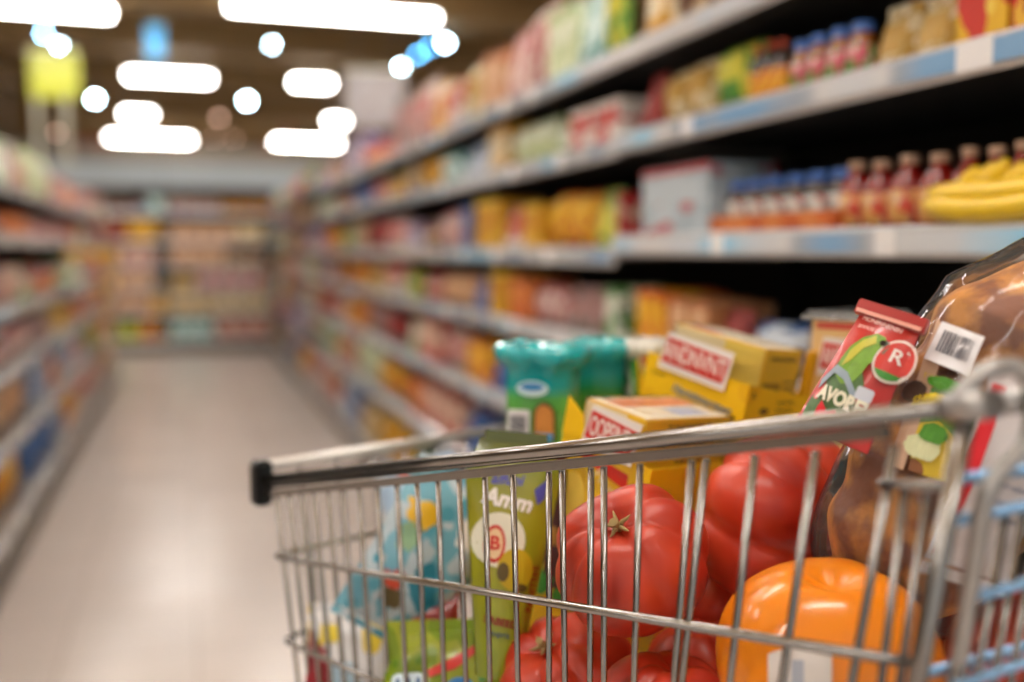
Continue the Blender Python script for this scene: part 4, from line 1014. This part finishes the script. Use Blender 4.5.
# --- tall olive-yellow pouch seen through the wires
pouch_m = gradient('olive_print', [(0, '#7d9018'), (.35, '#959a1c'), (.7, '#989420'), (.9, '#747e1e'), (1, '#454c14')], scale=1.0, rough=.28, bump=.15)
top = pt(516, 440, 1.0); base = pt(497, 676, .965); base.z = max(base.z, floor_at(base) + .001)
ez = (top - base).normalized(); ex = (RGT - ez * RGT.dot(ez)).normalized(); ey = ez.cross(ex)
Mp = frame(base, ex, ey, ez) @ Matrix.Rotation(R(10), 4, 'Z')
t = thing('juice_pouch', Mp, 'tall olive-yellow pouch leaning upright behind the wires, with red oval and white lettering', 'pouch')
Hh = (top - base).length
def pw(v): return .020 + .028 * min(1, v / .85) - (.012 * max(0, (v - .85) / .15))
def pf(x, v, sg=-1):
    w_ = pw(v); u = max(-1, min(1, x / w_)); return sg * (.004 + .017 * (1 - v ** 3) * (1 - abs(u) ** 3)) if v < .999 else sg * .002
bm = BM()
for sg in (-1, 1):
    surf(bm, lambda u, v: Vector(((2 * u - 1) * pw(v), pf((2 * u - 1) * pw(v), v, sg), v * Hh)), 12, 24)
obj('pouch', bm, pouch_m, t)
bm = BM(); box(bm, -.032, .032, -.0035, .0035, Hh - .006, Hh + .008, bev=.001); obj('top_seal', bm, mat('seal_olive', '#4c541a', .25, coat=.5), t)
pwrap = lambda c: Vector((c.x, c.y + pf(c.x, max(0, min(.99, c.z / Hh))) - .0006, c.z))
lettering('alfuni', .015, mat('ink_violet', '#4a4a9a', .4), t, FX(-.008, 0, Hh - .040), wrap=pwrap, shear=.3, bold=.0004)
lettering('Amm', .022, white, t, FX(-.006, 0, Hh - .060) @ Matrix.Rotation(R(-8), 4, 'Z'), wrap=pwrap, shear=.2, bold=.0008)
poly([(.020, -.048), (.034, -.036), (.031, -.056), (.024, -.062)], FX(0, 0, Hh), mat('ink_violet', '#4a4a9a', .4), 'printed_emblem', t, wrap=pwrap)
poly(ell(-.012, Hh - .098, .026, .026), FX(0), mat('ink_offwhite', '#e4e2cc', .4), 'white_disc', t, wrap=pwrap)
poly(ell(-.016, Hh - .102, .0105, .018), FX(0, -.0005), redk, 'red_oval', t, wrap=pwrap)
poly(ell(-.016, Hh - .102, .008, .0145), FX(0, -.0009), mat('ink_oval_cream', '#e8c89a', .4), 'oval_field', t, wrap=pwrap)
lettering('B', .018, redk, t, FX(-.016, -.0014, Hh - .102), wrap=pwrap, bold=.0005)
poly(ell(.006, Hh - .125, .018, .020), FX(0, -.0002), mat('ink_mustard', '#c4a81c', .4), 'yellow_disc', t, wrap=pwrap)
poly(ell(-.006, Hh - .128, .006, .009), FX(0, -.0008), mat('ink_umber', '#5a4a1e', .4), 'printed_nut', t, wrap=pwrap)
poly(ell(.012, Hh - .142, .007, .004), FX(0, -.0008), mat('ink_umber', '#5a4a1e', .4), 'printed_nut', t, wrap=pwrap)
lettering('PANITEES', .0105, mat('ink_crimson', '#8a2418', .4), t, FX(.026, 0, Hh - .143) @ Matrix.Rotation(R(84), 4, 'Z'), wrap=pwrap, bold=.0003)
lettering('SABEED', .0095, mat('ink_crimson', '#8a2418', .4), t, FX(-.004, 0, Hh - .175) @ Matrix.Rotation(R(-8), 4, 'Z'), wrap=pwrap, bold=.0003)
lettering('suprit', .008, navy, t, FX(-.004, 0, Hh - .186) @ Matrix.Rotation(R(-8), 4, 'Z'), wrap=pwrap)
# --- maroon carton squeezed behind the pouch
K = pt(560, 452, 1.03)
t, L, Wd, h = carton_at('maroon_carton', K, 543, 567, 0, 'narrow dark maroon carton squeezed between the olive pouch and yellow carton', mat('card_maroon', '#4a1416', .4), 0)
poly(rect(-L * .9, -L * .1, h - .10, h - .08), FX(0, -.0004), mat('ink_gold', '#a8782a', .4), 'gold_stripe', t)
# --- pillow bags at the front end
def pillow(name, c, ex, ez, w, h, th, mats, label, cat='bag', seed=0, art=None):
    ez = ez.normalized(); ex = (ex - ez * ex.dot(ez)).normalized(); ey = ez.cross(ex)
    t = thing(name, frame(c, ex, ey, ez), label, cat)
    def fy(x, z, sg=-1):
        u, v = max(-1, min(1, 2 * x / w)), max(-1, min(1, 2 * z / h))
        return sg * (th / 2 * (1 - abs(v) ** 2.6) ** .7 * (1 - abs(u) ** 3.2) ** .6 + .0008) + .0035 * noise.noise(Vector((x * 34, z * 34, seed)))
    bm = BM()
    for sg in (-1, 1): surf(bm, lambda u, v: Vector(((u - .5) * w * (1 - .05 * math.sin(math.pi * v)), fy((u - .5) * w, (v - .5) * h, sg), (v - .5) * h)), 22, 22)
    obj('bag_body', bm, mats, t)
    for s in (-1, 1):
        bm = BM(); z0 = s * h / 2; box(bm, -w / 2, w / 2, -.0015, .0015, z0 - .002, z0 + .010 * s)
        bmesh.ops.subdivide_edges(bm, edges=bm.edges[:], cuts=5, use_grid_fill=True)
        for v in bm.verts: v.co.y += .0015 * math.sin(v.co.x * 260)
        obj('crimped_seal', bm, mats, t)
    return t, (lambda c_: Vector((c_.x, c_.y + fy(c_.x, c_.z) - .0007, c_.z)))
blu = printed('blue_bag_print', '#6ea8bc', '#b4c4cc', '#4f97ac', scale=26, rough=.25, seed=6, balance=.52)
t, wr = pillow('blue_snack_bag', pt(425, 556, 1.12), RGT * .80 - Zv * .45 + FWD * .1, Zv * .8 + RGT * .45 + FWD * .25, .125, .18, .05, blu, 'blue and white snack bag leaning left of the olive pouch')
for (pts_, mm, nm) in ((patch(-.030, .040, .020, .014), mat('ink_sun', '#dcae1e', .4), 'yellow_patch'), (patch(-.03, .010, .012, .016), mat('ink_sage', '#8ab08a', .4), 'green_patch'), (patch(.012, -.030, .016, .024, rot=.5), mat('ink_deep_teal', '#1d7890', .4), 'teal_swirl'),
                       (patch(-.022, -.038, .013, .010), mat('ink_tomato', '#cf4a30', .4), 'red_patch'), (patch(-.012, -.055, .014, .012), mat('ink_umber', '#5a4a1e', .4), 'brown_patch'), (patch(.03, .045, .016, .02), white, 'white_patch')):
    poly(pts_, FX(0), mm, nm, t, wrap=wr)
sky = printed('pale_blue_bag_print', '#a8c0d8', '#c4d2de', '#8aa8cc', scale=12, rough=.3, seed=9)
t, wr = pillow('pale_blue_bag', pt(420, 500, 1.27), RGT * .95 + Zv * .2, Zv * .9 - RGT * .2 + FWD * .3, .105, .085, .035, sky, 'pale blue and yellow bag half hidden behind the blue and white snack bag')
poly(patch(.020, -.004, .022, .012, rot=-.4), FX(0), mat('ink_sun', '#dcae1e', .4), 'yellow_patch', t, wrap=wr)
poly(rect(-.02, .03, .026, .036), FX(0), mat('ink_tomato', '#cf4a30', .4), 'red_band', t, wrap=wr)
wh = printed('white_yellow_print', '#e2dfe0', '#e6c83a', '#d8dde4', scale=9, rough=.28, seed=2, balance=.55)
t, wr = pillow('white_yellow_packet', pt(350, 655, 1.18), RGT * .96 + Zv * -.06, FWD * .45 + Zv * .9 , .105, .10, .03, wh, 'white and yellow packet with dark red corner at the front left of the trolley')
poly([(-.050, -.048), (-.018, -.048), (-.024, .0), (-.048, .030)], FX(0), mat('ink_wine', '#8c1c26', .4), 'red_corner', t, wrap=wr)
poly([(-.035, .010), (-.012, .014), (-.010, .034), (-.035, .034)], FX(0, -.0005), mat('ink_lemon', '#e8cf3a', .4), 'yellow_patch', t, wrap=wr)
poly(rect(-.020, .012, -.040, -.010), FX(0, -.0005), mat('ink_powder', '#b4cfe0', .4), 'blue_patch', t, wrap=wr)
poly(rect(-.052, .052, .038, .047), FX(0, -.0005), white, 'white_hem', t, wrap=wr)
gr = printed('lime_print', '#6e861c', '#8e9a2c', '#587a1c', scale=14, rough=.25, seed=5)
t, wr = pillow('lime_snack_bag', pt(452, 688, 1.02), RGT * .96 + Zv * .20, FWD * .55 + Zv * .8, .15, .12, .04, gr, 'lime green bag with red chilli and blue oval, lying along the near wires')
poly([(-.020, .006), (.006, .014), (.032, .034), (.028, .040), (.0, .024), (-.022, .014)], FX(0), mat('ink_chilli', '#cc2c1c', .4), 'chilli_picture', t, wrap=wr)
poly(ell(.012, -.004, .014, .010), FX(0), mat('ink_cobalt', '#2a7cc0', .4), 'blue_oval', t, wrap=wr)
poly(rrect(-.060, -.026, -.012, .012, .006), FX(0), mat('ink_ice', '#cfe0ea', .35), 'pale_label', t, wrap=wr)
for dx in (-.053, -.042, -.031): poly(ell(dx, 0, .0032, .008), FX(0, -.0006), mat('ink_steel', '#4a6a90', .35), 'label_figure', t, wrap=wr)
poly([(.03, .0), (.05, .006), (.056, .028), (.036, .022)], FX(0), grn, 'green_leaf', t, wrap=wr)
dr = mat('wine_packet', '#7c1414', .3, coat=.3, bump=.4, bscale=30)
t, wr = pillow('wine_red_packet', pt(424, 632, 1.10), RGT * .9 + Zv * .35, FWD * .4 + Zv * .9 - RGT * .1, .085, .065, .03, dr, 'plain dark red packet lying under the blue and white snack bag')
# --- tomatoes, ribbed beefsteak kind
tom = bpy.data.materials.new('tomato_skin'); tom.use_nodes = True
nt = tom.node_tree; b = nt.nodes['Principled BSDF']; b.inputs['Roughness'].default_value = .42; b.inputs['Coat Weight'].default_value = .12; b.inputs['Coat Roughness'].default_value = .25
b.inputs['Subsurface Weight'].default_value = .12; b.inputs['Subsurface Radius'].default_value = (.02, .004, .002); b.inputs['Subsurface Scale'].default_value = .4
tc = nt.nodes.new('ShaderNodeTexCoord'); nz = nt.nodes.new('ShaderNodeTexNoise'); nz.inputs['Scale'].default_value = 14; nt.links.new(tc.outputs['Object'], nz.inputs['Vector'])
r = nt.nodes.new('ShaderNodeValToRGB'); r.color_ramp.elements[0].position = .3; r.color_ramp.elements[0].color = (*hexc('#a01e0c'), 1); r.color_ramp.elements[1].position = .72; r.color_ramp.elements[1].color = (*hexc('#cc4424'), 1)
nt.links.new(nz.outputs['Fac'], r.inputs[0]); nt.links.new(r.outputs[0], b.inputs['Base Color'])
bp = nt.nodes.new('ShaderNodeBump'); bp.inputs['Strength'].default_value = .15; bp.inputs['Distance'].default_value = .004; nt.links.new(nz.outputs['Fac'], bp.inputs['Height']); nt.links.new(bp.outputs['Normal'], b.inputs['Normal'])
calyx_m = mat('calyx_dry', '#a8905c', .7, vary=.3, bscale=80)
def ribbed(bm, r, ribs, depth, flat, seed, nu=72, nv=36, dim=.22, pw_=1.0):
    g = []
    for j in range(nv + 1):
        th = math.pi * j / nv; row = []
        for k in range(nu):
            a = 2 * math.pi * k / nu
            aw = a + .25 * math.sin(a * 2 + seed) + .12 * math.sin(3 * a + seed * 2)
            groove = abs(math.sin(aw * ribs / 2)) ** .55
            rr = r * (1 - depth * (1 - groove) * math.sin(th) ** .8) * (1 + .05 * noise.noise(Vector((math.cos(a), math.sin(a), th + seed)) * 1.4))
            x, y, z = rr * math.sin(th) * math.cos(a), rr * math.sin(th) * math.sin(a), rr * flat * math.cos(th)
            z -= math.copysign(1, math.cos(th)) * r * dim * math.exp(-(math.sin(th) / .28) ** 2) * (1.0 if math.cos(th) > 0 else .5)
            row.append((x, y, z))
        g.append(row)
    vs = [[bm.verts.new(p) for p in row] for row in g[1:-1]]
    t0 = bm.verts.new(g[0][0]); t1 = bm.verts.new(g[-1][0])
    for j in range(len(vs) - 1):
        for k in range(nu): bm.faces.new((vs[j][k], vs[j][(k + 1) % nu], vs[j + 1][(k + 1) % nu], vs[j + 1][k]))
    for k in range(nu):
        bm.faces.new((t0, vs[0][(k + 1) % nu], vs[0][k])); bm.faces.new((t1, vs[-1][k], vs[-1][(k + 1) % nu]))
    for f in bm.faces: f.smooth = True
def axis_frame(c, axis, spin=0.0):
    ez = Vector(axis).normalized(); ex = ez.cross(FWD).normalized() if abs(ez.dot(FWD)) < .95 else RGT.copy(); ex = (ex - ez * ex.dot(ez)).normalized()
    return frame(c, ex, ez.cross(ex), ez) @ Matrix.Rotation(spin, 4, 'Z')
def tomato(px, py, d, r, axis, label, ribs=7, depth=.2, flat=.82, seed=0, spin=0.0, calyx=True, m=None, name='beefsteak_tomato', cat='tomato'):
    if d is None:                        # far enough inside that the side just clears the wires
        v = ray(px, py) / ray(px, py).dot(FWD); s0, c0_ = v.dot(NIN), (P1 - EYE).dot(NIN)
        d = (c0_ + .010) / (s0 - r / FPX) if r > 1 else (c0_ + .010 + r) / s0
    if r > 1: r = r * d / FPX
    print(label[:40], round(d, 3), round(r, 3))
    c = pt(px, py, d); t = thing(name, axis_frame(c, axis, spin), label, cat)
    bm = BM(); ribbed(bm, r, ribs, depth, flat, seed); obj('fruit', bm, m or tom, t)
    if calyx:
        bm = BM(); z0 = r * flat * .80
        for k in range(5):
            a = 2 * math.pi * k / 5 + .3; p = [Vector((math.cos(a) * q * r, math.sin(a) * q * r, z0 + zz * r)) for q, zz in ((.02, -.01), (.08, .05), (.14, .05), (.20, .075))]
            tube(bm, p, [r * .035, r * .03, r * .022, r * .006], 6)
        obj('calyx', bm, calyx_m, t)
        bm = BM(); tube(bm, [(0, 0, z0 - r * .05), (r * .02, 0, z0 + r * .10), (r * .05, r * .02, z0 + r * .18)], [r * .05, r * .04, r * .05], 8); obj('stem', bm, calyx_m, t)
    return t
U_, R_, F_ = Zv, RGT, FWD
NIN = NS if NS.dot(ph) > 0 else -NS
tomato(632, 558, None, 80, -R_ * .35 + U_ * .75 - F_ * .62, 'ribbed red tomato with dry stem scar facing the wires, at the middle of the pile', ribs=6, depth=.14, flat=.84, seed=1.2, spin=.5)
tomato(779, 520, .93, 97, -R_ * .55 + U_ * .25 + F_ * .55, 'largest ribbed red tomato, right of centre just under the rail', ribs=7, depth=.20, flat=.78, seed=2.5, spin=.2, calyx=False)
tomato(712, 600, .985, 56, R_ * .2 + U_ * .9, 'red tomato wedged in shade between the stemmed one and the largest', ribs=7, depth=.16, seed=3.1, calyx=False)
tomato(566, 682, None, 76, -R_ * .45 + U_ * .85 - F_ * .3, 'red tomato at the bottom left of the pile with a thin yellowish stem', ribs=6, depth=.16, flat=.8, seed=4.4, spin=.9)
tomato(668, 712, None, 72, R_ * .1 + U_ * .9, 'red tomato at the bottom of the pile below the stemmed one', ribs=6, depth=.12, seed=5.0, calyx=False)
tomato(704, 668, .93, 62, R_ * -.2 + U_ * .9, 'red tomato in deep shade between the pumpkin and the bottom tomato', ribs=7, depth=.15, seed=8.3, calyx=False)
tomato(1020, 650, .80, 84, R_ * .3 + U_ * .9, 'dark shaded red tomato behind the rear gate wires', ribs=7, depth=.16, seed=6.1, calyx=False)
# --- orange pumpkin
pk = mat('pumpkin_skin', '#f08a10', .30, coat=.4, vary=.12, bscale=9, sss=.1)
t = tomato(828, 660, None, 110, U_ * .95 - F_ * .12, 'smooth orange pumpkin with a white sticker, lowest in front of the tomatoes', ribs=8, depth=.02, flat=.92, seed=7.0, calyx=False, m=pk, name='orange_pumpkin', cat='pumpkin')
Mi = t.matrix_world.inverted(); PR = max(v.co.x for v in t.children[0].data.vertices)
def on_ball(px, py, lift=.0012):        # where a picture ray first meets the pumpkin, in its own frame
    o = Mi @ EYE; dd = (Mi.to_3x3() @ ray(px, py)).normalized(); s = Vector((1, 1, 1 / .92))
    o2 = Vector((o.x, o.y, o.z / .92)); d2 = Vector((dd.x, dd.y, dd.z / .92)); rr = PR * 1.02
    a_, b_, c_ = d2.dot(d2), 2 * o2.dot(d2), o2.dot(o2) - rr * rr; k = (-b_ - math.sqrt(max(0, b_ * b_ - 4 * a_ * c_))) / (2 * a_)
    return o + dd * k
bm = BM(); surf(bm, lambda u, v: on_ball(768 + 64 * u, 690 - (36 + 8 * math.sin(u * 3)) * v), 8, 6); obj('white_sticker', bm, mat('sticker_white', '#e4dcd6', .35), t)
bm = BM(); surf(bm, lambda u, v: on_ball(792 + 12 * u, 690 - 30 * v) * 1.004, 4, 6); obj('sticker_stripe', bm, mat('sticker_grey', '#b0b4c0', .35), t)
# --- red packet with the green parrot
A = pt(862, 312, .765); Bp = pt(921, 331, .735); Cc = pt(812, 412, .765)
ex = (Bp - A).normalized(); ez = (A - Cc); ez = (ez - ex * ez.dot(ex)).normalized(); ey = ez.cross(ex)
w = (Bp - A).length; Hh = .099
t = thing('parrot_packet', frame(A - ez * Hh + ex * w / 2, ex, ey, ez) @ Matrix.Shear('XY', 4, (0, 0)), 'red packet with a green parrot and oval badge, tilted against the bread bag', 'packet')
def wx(z): return w / 2 * (1 + .30 * (Hh - z) / Hh)
def sxx(z): return -(Hh - z) * .05
def ff(x, z, sg=-1):
    u, v = max(-1, min(1, x / wx(z))), max(0, min(1, z / Hh)); return sg * (.001 + .012 * (1 - abs(u) ** 2.5) * (math.sin(math.pi * min(1, v * .9 + .1))) ** .7)
bm = BM()
for sg in (-1, 1): surf(bm, lambda u, v: Vector(((2 * u - 1) * wx(v * Hh) + sxx(v * Hh), ff((2 * u - 1) * wx(v * Hh), v * Hh, sg), v * Hh)), 14, 22)
obj('packet_body', bm, mat('packet_red', '#bd2a24', .32, coat=.3, bump=.2, bscale=60), t)
bm = BM(); box(bm, -w / 2 - .004, w / 2 + .004, -.006, .001, Hh - .003, Hh + .009, bev=.001, M=Matrix.Rotation(R(8), 4, 'X') if False else None); obj('folded_top', bm, mat('packet_red_dark', '#a01c1a', .3, coat=.3), t)
bm = BM(); box(bm, -w / 2 - .002, w / 2 + .002, -.0075, -.0062, Hh - .002, Hh + .001); obj('pale_fold_line', bm, mat('fold_pink', '#e0a090', .3), t)
pk2 = lambda c: Vector((c.x, c.y + ff(c.x, c.z) - .0020, c.z))
PG = mat('parrot_green', '#6f9a2c', .4, vary=.3, bscale=180); PY = mat('parrot_yellow', '#b8b23a', .4, vary=.2, bscale=160); PD = mat('parrot_dark', '#2f4a24', .4)
def P(xn, yn): return ((xn - .5) * w * 1.0, Hh - yn * .082)
poly([P(*q) for q in ((-.16, .98), (-.10, .80), (.02, .62), (.10, .50), (.30, .44), (.50, .50), (.66, .66), (.62, .78), (.70, .98), (.60, 1.12), (-.16, 1.12))], FX(0, -.0001), mat('leaf_mix', '#4a6a3a', .4, vary=.5, bscale=200), 'foliage_picture', t, wrap=pk2)
poly([P(*q) for q in ((.16, .66), (.10, .50), (.16, .36), (.30, .24), (.48, .17), (.62, .18), (.70, .26), (.68, .38), (.58, .48), (.54, .60), (.46, .70), (.30, .72))], FX(0, -.0006), PG, 'parrot_body', t, wrap=pk2)
poly([P(*q) for q in ((.20, .40), (.32, .27), (.48, .19), (.54, .26), (.40, .34), (.28, .50), (.18, .56))], FX(0, -.001), PY, 'parrot_back', t, wrap=pk2)
poly([(P(.63, .24)[0] + .0024 * math.cos(a), P(.63, .24)[1] + .0024 * math.sin(a)) for a in [i * .52 for i in range(12)]], FX(0, -.0014), mat('eye_black', '#141414', .2), 'parrot_eye', t, wrap=pk2)
poly([P(*q) for q in ((.66, .20), (.76, .24), (.72, .34), (.67, .33))], FX(0, -.0011), mat('beak_grey', '#5a6a5a', .4), 'parrot_beak', t, wrap=pk2)
poly([P(*q) for q in ((-.10, .72), (.10, .56), (.34, .60), (.62, .76), (.62, .84), (.34, .68), (.12, .64), (-.08, .82))], FX(0, -.0012), mat('ink_bluegrey', '#8a9aa8', .35), 'ribbon', t, wrap=pk2)
poly(ell(*P(.90, .36), .0135, .0175, rot=-.15), FX(0, -.0008), mat('badge_rim', '#e6d8d0', .35), 'badge_rim', t, wrap=pk2)
poly(ell(*P(.90, .36), .0118, .0155, rot=-.15), FX(0, -.0012), mat('badge_red', '#c8342c', .35), 'badge_field', t, wrap=pk2)
poly([(x, y) for x, y in ell(*P(.90, .36), .0118, .0155, rot=-.15) if y < P(.90, .44)[1]], FX(0, -.0016), grn, 'badge_green', t, wrap=pk2)
lettering('R', .015, white, t, FX(P(.90, .32)[0], -.0018, P(.90, .32)[1]), wrap=pk2, bold=.0002)
lettering('AVOREI', .0145, mat('ink_bone', '#e9e4cc', .35), t, FX(P(.42, .86)[0], -.0018, P(.42, .86)[1]) @ Matrix.Rotation(R(-4), 4, 'Z') @ Matrix.Scale(.80, 4, (1, 0, 0)), wrap=pk2, bold=.0008, name='packet_name')
poly([P(*q) for q in ((.08, 1.0), (.12, .92), (.28, 1.0), (.40, .96), (.52, 1.04), (.66, 1.10), (.66, 1.20), (.08, 1.20))], FX(0, -.0016), mat('ink_signal', '#d81e2a', .35), 'red_burst', t, wrap=pk2)
lettering('MONINNENIN', .005, mat('ink_rosewhite', '#ecc0b8', .4), t, FX(P(.45, .07)[0], -.0012, P(.45, .07)[1]) @ Matrix.Rotation(R(-2), 4, 'Z'), wrap=pk2, name='fine_print')
lettering('annos', .006, mat('ink_rosewhite', '#ecc0b8', .4), t, FX(P(.25, .14)[0], -.0012, P(.25, .14)[1]), wrap=pk2, name='fine_print')
poly(rrect(P(.60, 0)[0], P(.86, 0)[0], P(0, .80)[1], P(0, .68)[1], .002), FX(0, -.0016), mat('ink_mist', '#c4c8d4', .35), 'pale_label', t, wrap=pk2)
# --- bread in its clear bag
bread_m = mat('bread_crust', '#94581a', .5, bscale=34, bump=.9)
_nt = bread_m.node_tree; _nz = _nt.nodes.new('ShaderNodeTexNoise'); _nz.inputs['Scale'].default_value = 28; _nz.inputs['Detail'].default_value = 6
_tc = _nt.nodes.new('ShaderNodeTexCoord'); _nt.links.new(_tc.outputs['Object'], _nz.inputs['Vector']); _cr = _nt.nodes.new('ShaderNodeValToRGB')
_cr.color_ramp.elements[0].position = .42; _cr.color_ramp.elements[0].color = (*hexc('#7a3c08'), 1); _cr.color_ramp.elements[1].position = .60; _cr.color_ramp.elements[1].color = (*hexc('#d08a30'), 1)
_nt.links.new(_nz.outputs['Fac'], _cr.inputs[0]); _nt.links.new(_cr.outputs[0], _nt.nodes['Principled BSDF'].inputs['Base Color'])
c0, c1 = pt(900, 560, .80), pt(1050, 305, .77)
ax = (c1 - c0).normalized(); Lb = (c1 - c0).length
Mb = axis_frame((c0 + c1) / 2, ax)
t = thing('bread_loaf', Mb, 'golden brown bread loaf inside the clear bag at the right end of the trolley', 'bread')
def blob(bm, cx, cy, cz, rx, ry, rz, seed, nu=32, nv=20, amp=.05):
    surf(bm, lambda u, v: Vector((cx + rx * math.sin(math.pi * v) * math.cos(2 * math.pi * u), cy + ry * math.sin(math.pi * v) * math.sin(2 * math.pi * u), cz + rz * math.cos(math.pi * v))) * (1 + amp * noise.noise(Vector((math.cos(2 * math.pi * u), math.sin(2 * math.pi * u), v * 4 + seed)))), nu, nv)
bm = BM()
ln = Lb * .60
BL = ln + .035
def bread_k(zz):
    k = max(.0, 1 - abs(zz) ** 4.5) ** .5
    return min(k, .16 + .84 * ((1 - zz) / .45) ** .8) if zz > .55 else k
def loafp(u, v):
    zz = -.93 + 1.76 * v; e = (math.sin(math.pi * min(.9999, max(.0001, v)))) ** .13; k = bread_k(zz) * e; a = 2 * math.pi * u; w = 1 + .05 * math.sin(zz * 17) + .05 * noise.noise(Vector((math.cos(a) * 2, math.sin(a) * 2, zz * 6)))
    return Vector((.074 * k * w * math.cos(a), .066 * k * w * math.sin(a), zz * BL))
surf(bm, loafp, 36, 44)
obj('loaf', bm, bread_m, t)
bagf = film('bread_film', opacity=.045, rough=.09, bump=1.0, bscale=22, ior=1.25)
t = thing('bread_bag', Mb, 'large clear bread bag with white barcode label and red clip, leaning over the rail', 'bag')
def bagp(u, v):
    zz = (v - .5) * 2; k = max(.0, 1 - abs(zz) ** 4.5) ** .5
    if zz > .55: k = min(k, .16 + .84 * ((1 - zz) / .45) ** .8)
    a = 2 * math.pi * u
    return Vector(((.076 * k + .005) * math.cos(a) + .004 * noise.noise(Vector((math.cos(a) * 3, zz * 5, 1))), (.068 * k + .005) * math.sin(a) + .004 * noise.noise(Vector((math.sin(a) * 3, zz * 5, 4))), zz * (ln + .035)))
bm = BM(); surf(bm, bagp, 48, 48); obj('clear_film', bm, bagf, t, True)
bm = BM(); lathe(bm, [(.009, -.012), (.012, -.008), (.012, .008), (.009, .012)], 16, M=Matrix.Translation((0, 0, ln + .035))); obj('red_clip', bm, mat('clip_red', '#c41c22', .3, coat=.3), t)
Mbi = Mb.inverted()
def bagray(px, py, lift=.0015):         # first hit of a picture ray with the bag's body, in the bag's frame
    o = Mbi @ EYE; dd = (Mbi.to_3x3() @ ray(px, py)).normalized()
    lo = .4; k = lo
    while k < 1.2:
        p = o + dd * k; zz = p.z / (ln + .035)
        if abs(zz) < 1:
            kk = max(.0, 1 - abs(zz) ** 4.5) ** .5
            if zz > .55: kk = min(kk, .16 + .84 * ((1 - zz) / .45) ** .8)
            if (p.x / (.076 * kk + .009)) ** 2 + (p.y / (.068 * kk + .009)) ** 2 < 1: break
        k += .0015
    return o + dd * (k - lift)
def bagpatch(quad, m, name, lift=.0015, par=None, n=8, oval=False):
    if oval: n = 24
    q = quad
    bm = BM(); surf(bm, lambda u, v: bagray(*[(q[0][i] * (1 - u) + q[1][i] * u) * (1 - v) + (q[3][i] * (1 - u) + q[2][i] * u) * v for i in (0, 1)], lift), n, n, mask=(lambda a, b: abs(2 * a - 1) ** 2.4 + abs(2 * b - 1) ** 2.4 < .95 + .25 * noise.noise(Vector((a * 3, b * 3, quad[0][0])))) if oval else None)
    return obj(name, bm, m, par or t)
bagpatch([(908, 470), (1000, 500), (1012, 400), (925, 372)], printed('bread_label_print', '#d8bc30', '#5a8a2c', '#8a5a3a', scale=26, rough=.3, seed=3), 'printed_band')
bagpatch([(888, 464), (903, 470), (948, 340), (938, 316)], mat('bag_band_cream', '#c9a78c', .35), 'cream_edge_band', .002)
bagpatch([(902, 408), (960, 420), (966, 402), (925, 388)], mat('ink_canary', '#e0c81e', .35), 'yellow_band', .004, oval=True)
bagpatch([(925, 385), (965, 398), (968, 385), (930, 372)], mat('ink_leaf', '#4c8c28', .35), 'green_band', .004, oval=True)
bagpatch([(898, 400), (922, 404), (930, 384), (908, 378)], mat('ink_coffee', '#4a3428', .35), 'brown_band', .004, oval=True)
bq = [(924, 358), (968, 376), (985, 337), (942, 321)]
bl = bagpatch(bq, mat('label_white', '#e9e7ea', .35), 'barcode_label', .0055)
rb = random.Random(5); u_ = .14
bm = BM()
while u_ < .84:
    wd = rb.choice([.015, .025, .04]); ua, ub = u_, u_ + wd
    L4 = lambda u, v: bagray(*[(bq[0][i] * (1 - u) + bq[1][i] * u) * (1 - v) + (bq[3][i] * (1 - u) + bq[2][i] * u) * v for i in (0, 1)], .0063)
    surf(bm, lambda u, v: L4(ua + (ub - ua) * u, .28 + .55 * v), 1, 3); u_ = ub + rb.choice([.018, .03])
obj('barcode_bars', bm, mat('ink_black', '#5a5a64', .5), bl)
bagpatch([(900, 452), (935, 466), (944, 440), (908, 430)], mat('ink_pistachio', '#d8dcae', .35), 'pale_panel', .004, oval=True)
bagpatch([(915, 438), (945, 448), (950, 428), (925, 420)], mat('ink_leaf', '#4c8c28', .35), 'green_patch', .005, oval=True)
# --- white packet with a red edge by the rear gate
wpk = mat('packet_white', '#d9d2d2', .35, coat=.2, vary=.05)
cW = pt(1000, 480, .69)
t, wr = pillow('white_red_packet', cW, RGT * .94 - Zv * .15, Zv * .94 + RGT * .30, .062, .135, .018, wpk, 'white packet with a red edge, upright between bread bag and rear gate', 'packet')
poly([(-.030, -.062), (-.023, -.062), (-.020, .062), (-.029, .062)], FX(0), mat('ink_signal', '#d81e2a', .35), 'red_edge', t, wrap=wr)
for k in range(5): lettering('nutri valori', .006, mat('ink_greyblue', '#8a90a8', .4), t, FX(.004, 0, .020 - k * .011), wrap=wr, name='fine_print')
bpy.context.view_layer.update()
